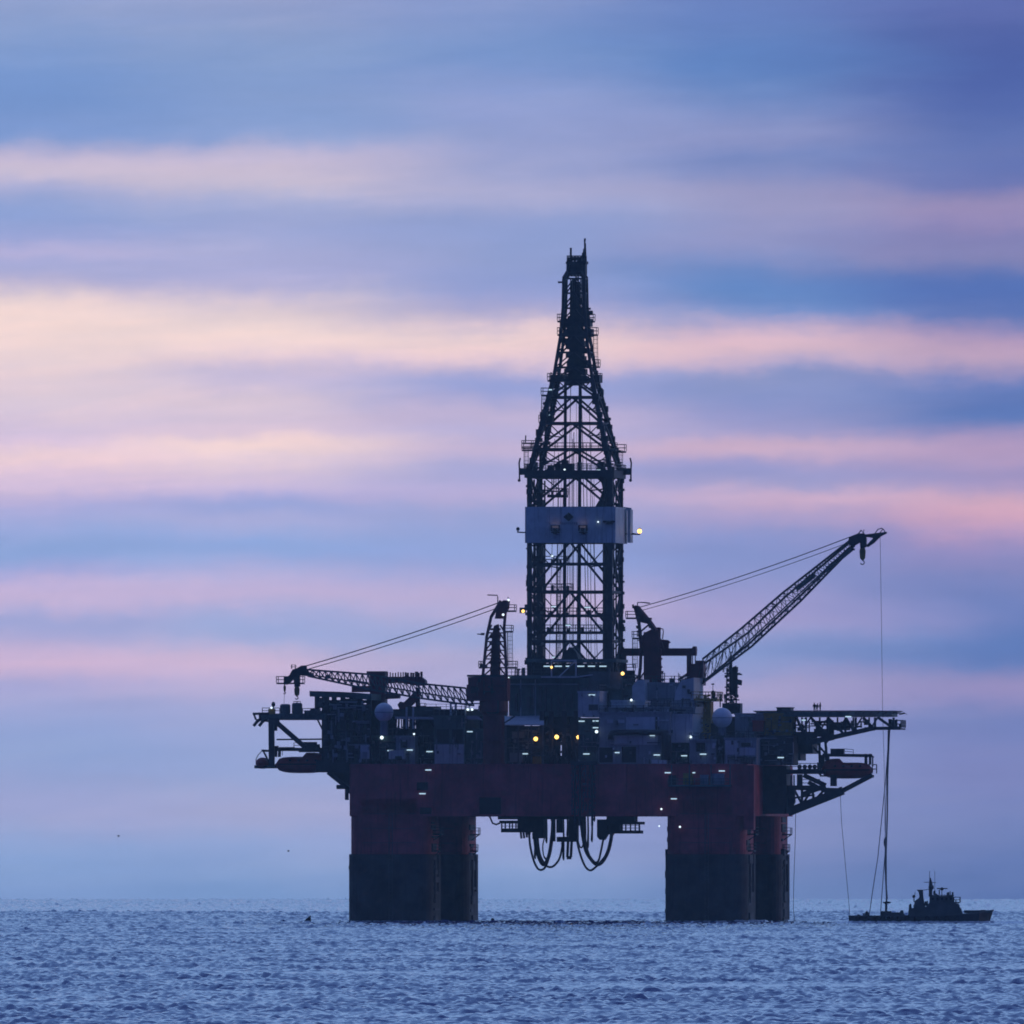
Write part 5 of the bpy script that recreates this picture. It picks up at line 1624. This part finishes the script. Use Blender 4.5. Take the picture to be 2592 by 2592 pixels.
m.pbox(1584, 1606, 1700, 1726, cv2, cv2 + 1)
m.obj('access_platform', 'steel_dark', T)
hb = 6
m = MB(); m.pbox(1741, 1764, 1680, 1724, cv2 + 4, cv2 + 8); m.pbox(1761, 1779, 1672, 1735, cv2 + 3.6, cv2 + 8.4); m.islands('machine_house', 'crane_red', T)
TV = -42                                               # the boom swings towards the shore: its tip hangs in front of the platform
def bv(t, dv):
    return cv2 + 5 + (TV - cv2 - 5) * t + dv
ta = [(1779, 1668), (1875, 1592), (1982, 1500), (2150, 1369)]; tb = [(1783, 1680), (1893, 1602), (1986, 1512), (2152, 1372)]
ba = [(1762, 1742), (1903, 1636), (2026, 1522), (2163, 1381)]; bb = [(1772, 1732), (1898, 1628), (2020, 1514), (2160, 1379)]
ts = [0, .25, .52, 1]
ch = [[q(*p, bv(t, s * w)) for p, t, w in zip(pl, ts, (1.5, 1.5, 1.4, .6))] for pl, s in ((ta, -1), (tb, 1), (ba, -1), (bb, 1))]
m = MB(); lattice(m, ch, 26, .14, .052)
rope(m, q(1775, 1735, bv(0, 0)), q(2150, 1385, bv(1, 0)), .13)
m.obj('boom', 'steel_mid', T)
m = MB(); m.pprism([(1762, 1742), (1779, 1715), (1782, 1722), (1768, 1745)], cv2 + 3, cv2 + 7); m.obj('boom_foot', 'crane_red', T)
m = MB()
a = [q(*p, bv(t, 0)) for p, t in (((2016, 1486), .58), ((2062, 1452), .72), ((2064, 1460), .72), ((2018, 1496), .58))]
m.add([p + Vector((0, -.9, 0)) for p in a] + [p + Vector((0, .9, 0)) for p in a], [(3, 2, 1, 0), (4, 5, 6, 7), (0, 1, 5, 4), (1, 2, 6, 5), (2, 3, 7, 6), (3, 0, 4, 7)])
pbar(m, 2094, 1440, 2155, 1390, bv(.82, 0), .30, bv(1, 0))
m.obj('walkway', 'steel_green', T)
m = MB()
m.pprism([(2149, 1359), (2172, 1350), (2187, 1350), (2192, 1362), (2192, 1384), (2180, 1388), (2178, 1372), (2160, 1382), (2146, 1378)], TV - .8, TV + .8)
m.pprism([(2188, 1353), (2243, 1346), (2244, 1350), (2228, 1358), (2212, 1374), (2196, 1385), (2193, 1380), (2210, 1362), (2190, 1359)], TV - .6, TV + .6)
pbar(m, 2172, 1352, 2180, 1342, TV, .09); pbar(m, 2180, 1342, 2186, 1350, TV, .07); pbar(m, 2186, 1350, 2187, 1340, TV, .06)
m.tube([q(2215, 1350, TV), q(2222, 1340, TV), q(2232, 1337, TV), q(2238, 1342, TV), q(2240, 1348, TV)], .09); pbar(m, 2226, 1350, 2236, 1338, TV, .07); m.pbox(2156, 2163, 1388, 1393, TV - .4, TV + .4)
m.pbox(2177, 2190, 1370, 1386, TV - .4, TV + .4)
m.obj('boom_head', 'steel_dark', T)
m = MB()
for dv in (-.8, -.3, .3, .8):
    rope(m, q(1617, 1538, cv2 + dv), q(2150, 1360, TV + dv), .085, .5); rope(m, q(1622, 1546, cv2 + dv), q(2146, 1374, TV + dv), .06, .5)
m.islands('pendant_line', 'rope', T)
hook_block('large yellow hook block under the raised right boom tip', 2183, 1386, 1430, 7.5, TV)

# ---------------------------------------------------------------- tug below the crane
TUG = Frame(math.radians(2.0), (0, -215, 0))
tq = TUG.q
T = Thing('tug_boat', 'small dark tug boat with a tall wheelhouse lying right of the platform', 'tug boat', (tq(2330, 2334, 0).x, 0, .0), frame=TUG)


def hull_section(x, top, half, bot=-1.2):
    return [(x, -half, top), (x, -half * .98, .6), (x, -half * .75, bot), (x, half * .75, bot), (x, half * .98, .6), (x, half, top)]


m = MB()
vs = []
st = [(2149, 2320, 2.6), (2165, 2320, 3.3), (2230, 2320, 3.7), (2300, 2319, 3.8), (2380, 2318, 3.8), (2440, 2315, 3.6), (2480, 2311, 2.6), (2504, 2307, 1.1), (2514, 2305, .25)]
for px, py, hwid in st:
    p = tq(px, py, 0); x_low = p.x if px < 2470 else tq(2470 + (px - 2470) * .62, 0, 0).x
    s = hull_section(p.x, p.z, hwid)
    vs += [(x_low if z < .3 else (p.x + x_low) / 2 if z < p.z else x, y, z) for x, y, z in s]
fs = []
for i in range(len(st) - 1):
    for k in range(6):
        fs.append((i * 6 + k, i * 6 + (k + 1) % 6, (i + 1) * 6 + (k + 1) % 6, (i + 1) * 6 + k))
fs += [(0, 1, 2, 3, 4, 5), tuple(range((len(st) - 1) * 6, len(st) * 6))[::-1]]
m.add(vs, fs); hl = m.obj('hull', 'tug_hull', T)
m = MB()
for k in range(11):                                   # tyre fenders and rubbing strake
    p = tq(2172 + k * 25, 2325, -3.85 if 1 < k < 10 else -3.4)
    m.tube([p + Vector((.42 * math.cos(t), -.12, .42 * math.sin(t))) for t in [i * math.pi / 5 for i in range(11)]], .14, 6)
m.islands('tyre_fender', 'rubber_black', hl)
m = MB()
for (a, b) in zip(st, st[1:]):
    for sg in (-1, 1):
        pa, pb = tq(a[0], a[1] - 1, 0), tq(b[0], b[1] - 1, 0); m.bar((pa.x, sg * a[2], pa.z), (pb.x, sg * b[2], pb.z), .12)
m.pbox(2440, 2512, 2304, 2311, -1.5, 1.5, TUG); m.pbox(2482, 2494, 2303, 2312, -.6, .6, TUG)
m.obj('bulwark', 'tug_house', T)
m = MB()
m.pprism([tuple(p) for p in ((2298, 2320), (2300, 2300), (2312, 2298), (2316, 2280), (2330, 2270), (2336, 2278), (2340, 2294), (2352, 2296), (2352, 2320))], -2.2, 2.2, TUG)
m.pprism([(2340, 2320), (2346, 2294), (2352, 2284), (2420, 2286), (2432, 2300), (2437, 2318), (2437, 2322)], -2.8, 2.8, TUG)
m.obj('deckhouse', 'tug_house', T)
m = MB(); m.pprism([(2352, 2290), (2353, 2270), (2358, 2266), (2372, 2264), (2378, 2268), (2411, 2267), (2411, 2286), (2414, 2292)], -2.2, 2.2, TUG); w = m.obj('wheelhouse', 'tug_house', T)
m = MB()
for x in (2358, 2370, 2382, 2394, 2403):
    m.pbox(x, x + 6, 2272, 2278, -2.25, -2.15, TUG)
m.islands('window', 'glass_dark', w)
m = MB(); m.pbox(2410, 2429, 2283, 2286, -2.6, 2.6, TUG); m.pbox(2350, 2414, 2265, 2267, -2.5, 2.5, TUG); m.rails(tq(2414, 0, 0).x, tq(2430, 0, 0).x, -2.5, 2.5, tq(0, 2284, 0).z, .9, .06); m.pbox(2409, 2413, 2258, 2284, -1.2, 1.2, TUG)
m.obj('bridge_wing', 'tug_house', T)
m = MB(); m.pprism([(2324, 2285), (2327, 2268), (2325, 2258), (2320, 2252), (2336, 2252), (2337, 2270), (2341, 2295)], -.8, .8, TUG); m.obj('funnel', 'tug_house', T)
m = MB()
tb_ = lambda x0, y0, x1, y1, r: m.bar(tq(x0, y0, 0), tq(x1, y1, 0), r, 5)
m.tube([tq(2355, 2270, 0), tq(2356, 2240, 0), tq(2354.5, 2222, 0)], [.28, .34, .12], 6); m.ball(tq(2357, 2246, 0), .5, 8); tb_(2353, 2225, 2353, 2205, .05); tb_(2339, 2233, 2369, 2234, .06); tb_(2337, 2253, 2354, 2251, .06)
tb_(2366, 2266, 2366, 2205, .035); tb_(2366, 2266, 2366, 2254, .14)
m.obj('mast', 'steel_dark', T)
m = MB(); tb_(2384, 2268, 2384, 2254, .07); tb_(2371, 2249, 2398, 2249, .1); m.lathe(tq(2384, 2254, 0), [(.12, 0), (.34, .18), (.3, .42), (.1, .55)], 10); m.obj('radar', 'steel_dark', T)
m = MB(); tb_(2314, 2284, 2313, 2272, .1); m.ball(tq(2313, 2269, 0), .28, 8); tb_(2316, 2266, 2316, 2258, .05)
m.tube([tq(2302, 2320, -1), tq(2304, 2304, -1), tq(2304, 2290, -1), tq(2306, 2288, -1)], [.2, .28, .22, .1], 6)
m.obj('searchlight', 'steel_dark', T)
m = MB(); m.pbox(2228, 2256, 2306, 2320, -1.5, 1.5, TUG); m.pprism([(2256, 2310), (2278, 2309), (2279, 2304), (2286, 2304), (2288, 2320), (2256, 2320)], -1, 1, TUG); m.obj('towing_winch', 'tug_house', T)
m = MB(); tb_(2243, 2308, 2243, 2286, .22); m.pprism([(2233, 2284), (2245, 2281), (2256, 2284), (2252, 2287), (2238, 2287)], -.5, .5, TUG); m.pprism([(2241, 2283), (2243, 2276), (2247, 2283)], -.3, .3, TUG); m.obj('hose_post', 'steel_dark', T)
m = MB()
for k in range(26):                                   # gear on the after deck and the house roofs
    x = random.uniform(2160, 2300) if k < 15 else random.uniform(2320, 2432)
    yb = 2320 if k < 15 else 2320 - 0
    yt = 2320 - random.uniform(2, 9) if k < 15 else (2264 - random.uniform(1, 6) if 2356 < x < 2410 else 2290 - random.uniform(2, 9))
    m.pbox(x, x + random.uniform(1.5, 6), yt, yb if k < 15 else yt + 12, random.uniform(-2, 0), random.uniform(.3, 2), TUG)
m.pprism([(2188, 2320), (2190, 2309), (2194, 2305), (2198, 2309), (2199, 2320)], -.5, .5, TUG)
for x, y0, y1 in ((2322, 2298, 2284), (2329, 2276, 2266), (2362, 2264, 2256), (2376, 2264, 2252), (2396, 2267, 2259), (2404, 2267, 2256), (2418, 2286, 2278), (2426, 2300, 2290), (2312, 2298, 2290), (2346, 2294, 2280)):
    m.pbox(x, x + random.uniform(1, 3), y1, y0, -.6, .6, TUG)
m.obj('deck_gear', 'tug_house', T)
m = MB(); m.pprism([(2228, 2334.5), (2236, 2334)], 0, .1, TUG) if False else None

# ropes and hoses down to the tug
def line(label, name, cat, pts, r, group=None):
    T = Thing(name, label, cat, pts[-1], group)
    m = MB()
    out = []
    for i in range(len(pts) - 1):
        for k in range(4):
            out.append(pts[i].lerp(pts[i + 1], k / 4))
    out.append(pts[-1]); m.tube(out, r, 6); m.obj('line', 'rope', T)
    return T


def tw2r(px, py, v):                                  # a point of the tug in platform coordinates
    w = TUG.world(tq(px, py, v)); return Vector((w.x * CS - w.y * SN, w.x * SN + w.y * CS, w.z))


line('very thin crane wire from the raised boom tip straight down past the helideck', 'crane_wire', 'rope', [q(2228, 1360, TV), q(2231, 1560, TV), q(2234, 1800, TV), q(2238, 1930, TV), q(2240, 2100, TV), q(2241, 2118, TV)], .038)
T = Thing('ball_hook', 'small dark weight at the lower end of the thin crane wire', 'crane hook', q(2241, 2140, TV))
m = MB(); m.lathe(q(2241, 2140, TV), [(.08, -.4), (.24, -.1), (.32, .5), (.26, 1.1), (.08, 1.5)], 10); m.obj('weight', 'steel_dark', T)
m = MB()
for dv in (-.25, .25):
    m.tube([q(2241, 2136, TV), q(2240 + dv * 2, 2200, TV - 2), tw2r(2245 + dv * 8, 2276, 0)], .055, 5)
m.obj('sling', 'rope', T)
hv = -6
line('left transfer hose from the helideck end slanting down to the tug stern', 'transfer_hose', 'hose', [q(2248, 1846, hv), q(2247, 1900, hv - 3), q(2241, 1980, hv - 10), q(2233, 2060, hv - 58), q(2222, 2170, hv - 125), q(2208, 2260, hv - 180), tw2r(2200, 2318, 0)], .075, 'hoses down to the tug')
line('thick upright transfer hose from the helideck end to the tug winch', 'transfer_hose', 'hose', [q(2252, 1846, hv), q(2250, 1880, hv - 2), q(2247, 1960, hv - 8), q(2246, 2060, hv - 58), q(2243, 2160, hv - 125), q(2243, 2230, hv - 175), tw2r(2244, 2284, 0)], .13, 'hoses down to the tug')
line('thin middle hose ending at the front of the tug winch box', 'transfer_hose', 'hose', [q(2249, 1846, hv), q(2246, 1920, hv - 6), q(2242, 2040, hv - 56), q(2240, 2160, hv - 125), q(2234, 2240, hv - 180), tw2r(2229, 2306, 0)], .07, 'hoses down to the tug')
line('faint mooring line slanting from the lifeboat bracket to the sea', 'mooring_line', 'rope', [q(2127, 2008, -10), q(2130, 2080, -11), q(2139, 2180, -12), q(2149, 2290, -13), q(2152, 2336, -13)], .045)
line('faint upright line from the corner bracket down into the water', 'mooring_line', 'rope', [q(2014, 2052, -10), q(2013, 2120, -10), q(2009, 2240, -10), q(2008, 2300, -10), q(2012, 2336, -10)], .05)

# ---------------------------------------------------------------- people on the helideck


def person(label, px, v, h, lean, arm, turn):
    base = q(px, 1803.6, v)
    T = Thing('person', label, 'person', base, 'people standing on the helideck')
    s = h / 1.75
    P = [(0, 0, .95), (0, 0, 1.18), (lean * .4, 0, 1.42), (lean, 0, 1.53), (-.1, 0, .90), (-.12, .02, .5), (-.13, 0, .07), (-.13, -.14, .04), (.1, 0, .90), (.13, -.03, .5), (.15, .02, .07), (.15, -.12, .04),
         (-.19 + lean * .4, 0, 1.41), (-.27, -.03, 1.15), (-.22 - arm, -.16, .95), (.19 + lean * .4, 0, 1.41), (.28, .02, 1.14), (.25 + arm * .4, -.12, .93)]
    E = [(0, 1), (1, 2), (2, 3), (0, 4), (4, 5), (5, 6), (6, 7), (0, 8), (8, 9), (9, 10), (10, 11), (2, 12), (12, 13), (13, 14), (2, 15), (15, 16), (16, 17)]
    Rr = [.165, .16, .17, .07, .10, .075, .055, .045, .10, .075, .055, .045, .085, .06, .045, .085, .06, .045]
    ct, stn = math.cos(turn), math.sin(turn)
    me = bpy.data.meshes.new('body')
    me.from_pydata([((x * ct + y * stn) * s, (-x * stn + y * ct) * s, z * s) for x, y, z in P], E, [])
    me.materials.append(MATS['cloth_dark'])
    o = bpy.data.objects.new('body', me); COL.objects.link(o); o.parent = T.o
    md = o.modifiers.new('skin', 'SKIN')
    for i, sv in enumerate(me.skin_vertices[0].data):
        sv.radius = (Rr[i] * s, Rr[i] * s); sv.use_root = (i == 0)
    o.modifiers.new('smooth', 'SUBSURF').render_levels = 2
    hp = Vector((lean * 1.2, -.02, 1.60)) * s + base
    m = MB(); m.lathe(hp, [(.05, -.13), (.085, -.08), (.10, 0), (.098, .07), (.07, .12), (.02, .145)], 12); m.bar(hp + Vector((0, -.08, -.01)), hp + Vector((0, -.13, -.03)), .02); hd = m.obj('head', 'skin', T, smooth=True)
    m = MB(); m.lathe(hp, [(.145, .045), (.125, .06), (.12, .11), (.08, .165), (.02, .18)], 12); m.obj('helmet', 'cloth_dark', T, smooth=True)


person('person at the left of the small group on the helideck, standing upright', 2061.5, -9, 1.72, -.02, .02, .3)
person('person in the middle of the helideck group, leaning a little', 2068, -10, 1.62, .10, .22, -.5)
person('person at the right of the helideck group, arm held out', 2076, -9.4, 1.80, .03, .30, 1.0)

# ---------------------------------------------------------------- small things on the water and in the air
for lab, px, py, w, h in (('dark fin shaped float on the water left of the platform', 777, 2331, 1.3, 1.25), ('small dark float between the two near columns', 1247, 2332, .7, .8), ('tiny dark float close beside the left column', 861, 2331, .5, .35)):
    c = q(px, py, -39); c.z = 0
    T = Thing('marker_float', lab, 'float', c, 'dark floats on the water')
    m = MB()
    if h > 1:
        m.prism([(c.x - w * .62, -.3), (c.x + w * .55, -.3), (c.x + w * .52, h * .55), (c.x + w * .5, h), (c.x + w * .25, h * .8), (c.x - w * .2, h * .4)], c.y - .35, c.y + .35)
    else:
        m.lathe(c, [(w * .4, -.3), (w * .5, .1), (w * .45, h * .7), (w * .15, h)], 10)
    m.obj('body', 'steel_dark', T)
for lab, px, py in (('tiny dark seabird low over the sea left of the platform', 730, 2155), ('tiny dark seabird far out at the left', 300, 2117)):
    c = q(px, py, -30)
    T = Thing('seabird', lab, 'bird', c, 'seabirds in flight')
    m = MB()
    m.tube([c + Vector((-.2, 0, 0)), c + Vector((-.05, 0, .02)), c + Vector((.12, 0, .01)), c + Vector((.22, 0, .03))], [.02, .08, .07, .02], 6)
    for sg in (-1, 1):
        a, b, e = c + Vector((.0, 0, .03)), c + Vector((sg * .05, sg * .35, .22)), c + Vector((-.05 + sg * .2, sg * .55, .1))
        m.add([a + Vector((.08, 0, 0)), a - Vector((.08, 0, 0)), b - Vector((.07, 0, 0)), b + Vector((.07, 0, 0)), e], [(0, 1, 2, 3), (3, 2, 4), (3, 2, 1, 0), (4, 2, 3)])
    m.obj('body', 'feather', T)
# broken water along the tug and at the columns
m = MB()


def froth(fr, x0, x1, v, n, hmax):
    for k in range(n):
        x = x0 + (x1 - x0) * (k + random.random()) / n
        p = fr.world((fr.q(x, 2334, v).x, v + random.uniform(-1.2, 0), 0))
        L, h = random.uniform(.8, 2.6), hmax * random.uniform(.5, 1.0)
        pts = []
        for i in range(6):
            pts.append((p.x - L / 2 + L * i / 5, p.y + random.uniform(-.3, .3), .05 + h * math.sin(math.pi * (i + .4) / 5.8)))
        b = [(a[0], a[1] - random.uniform(4.0, 5.5), -.08) for a in pts]; d = [(a[0], a[1] + .6, -.25) for a in pts]
        n0 = 6
        m.add(b + pts, [(i, i + 1, n0 + i + 1, n0 + i) for i in range(5)])


froth(TUG, 2115, 2530, -4.4, 230, .62); froth(TUG, 2500, 2600, -3.5, 60, .62)
froth(RIG, 1860, 1935, -38, 22, .5); froth(RIG, 868, 1110, -38.5, 40, .32); froth(RIG, 1680, 1880, -38.5, 34, .32); froth(RIG, 1100, 1130, -30, 8, .4); froth(RIG, 1195, 1235, 18, 8, .3); froth(RIG, 1990, 2030, 18, 8, .4)
me = bpy.data.meshes.new('foam'); me.from_pydata(m.v, [], m.f); me.materials.append(MATS['foam'])
o = bpy.data.objects.new('foam', me); o['kind'] = 'stuff'; o['label'] = 'broken white foam along the tug and columns'; COL.objects.link(o)
print('objects', len(bpy.data.objects))
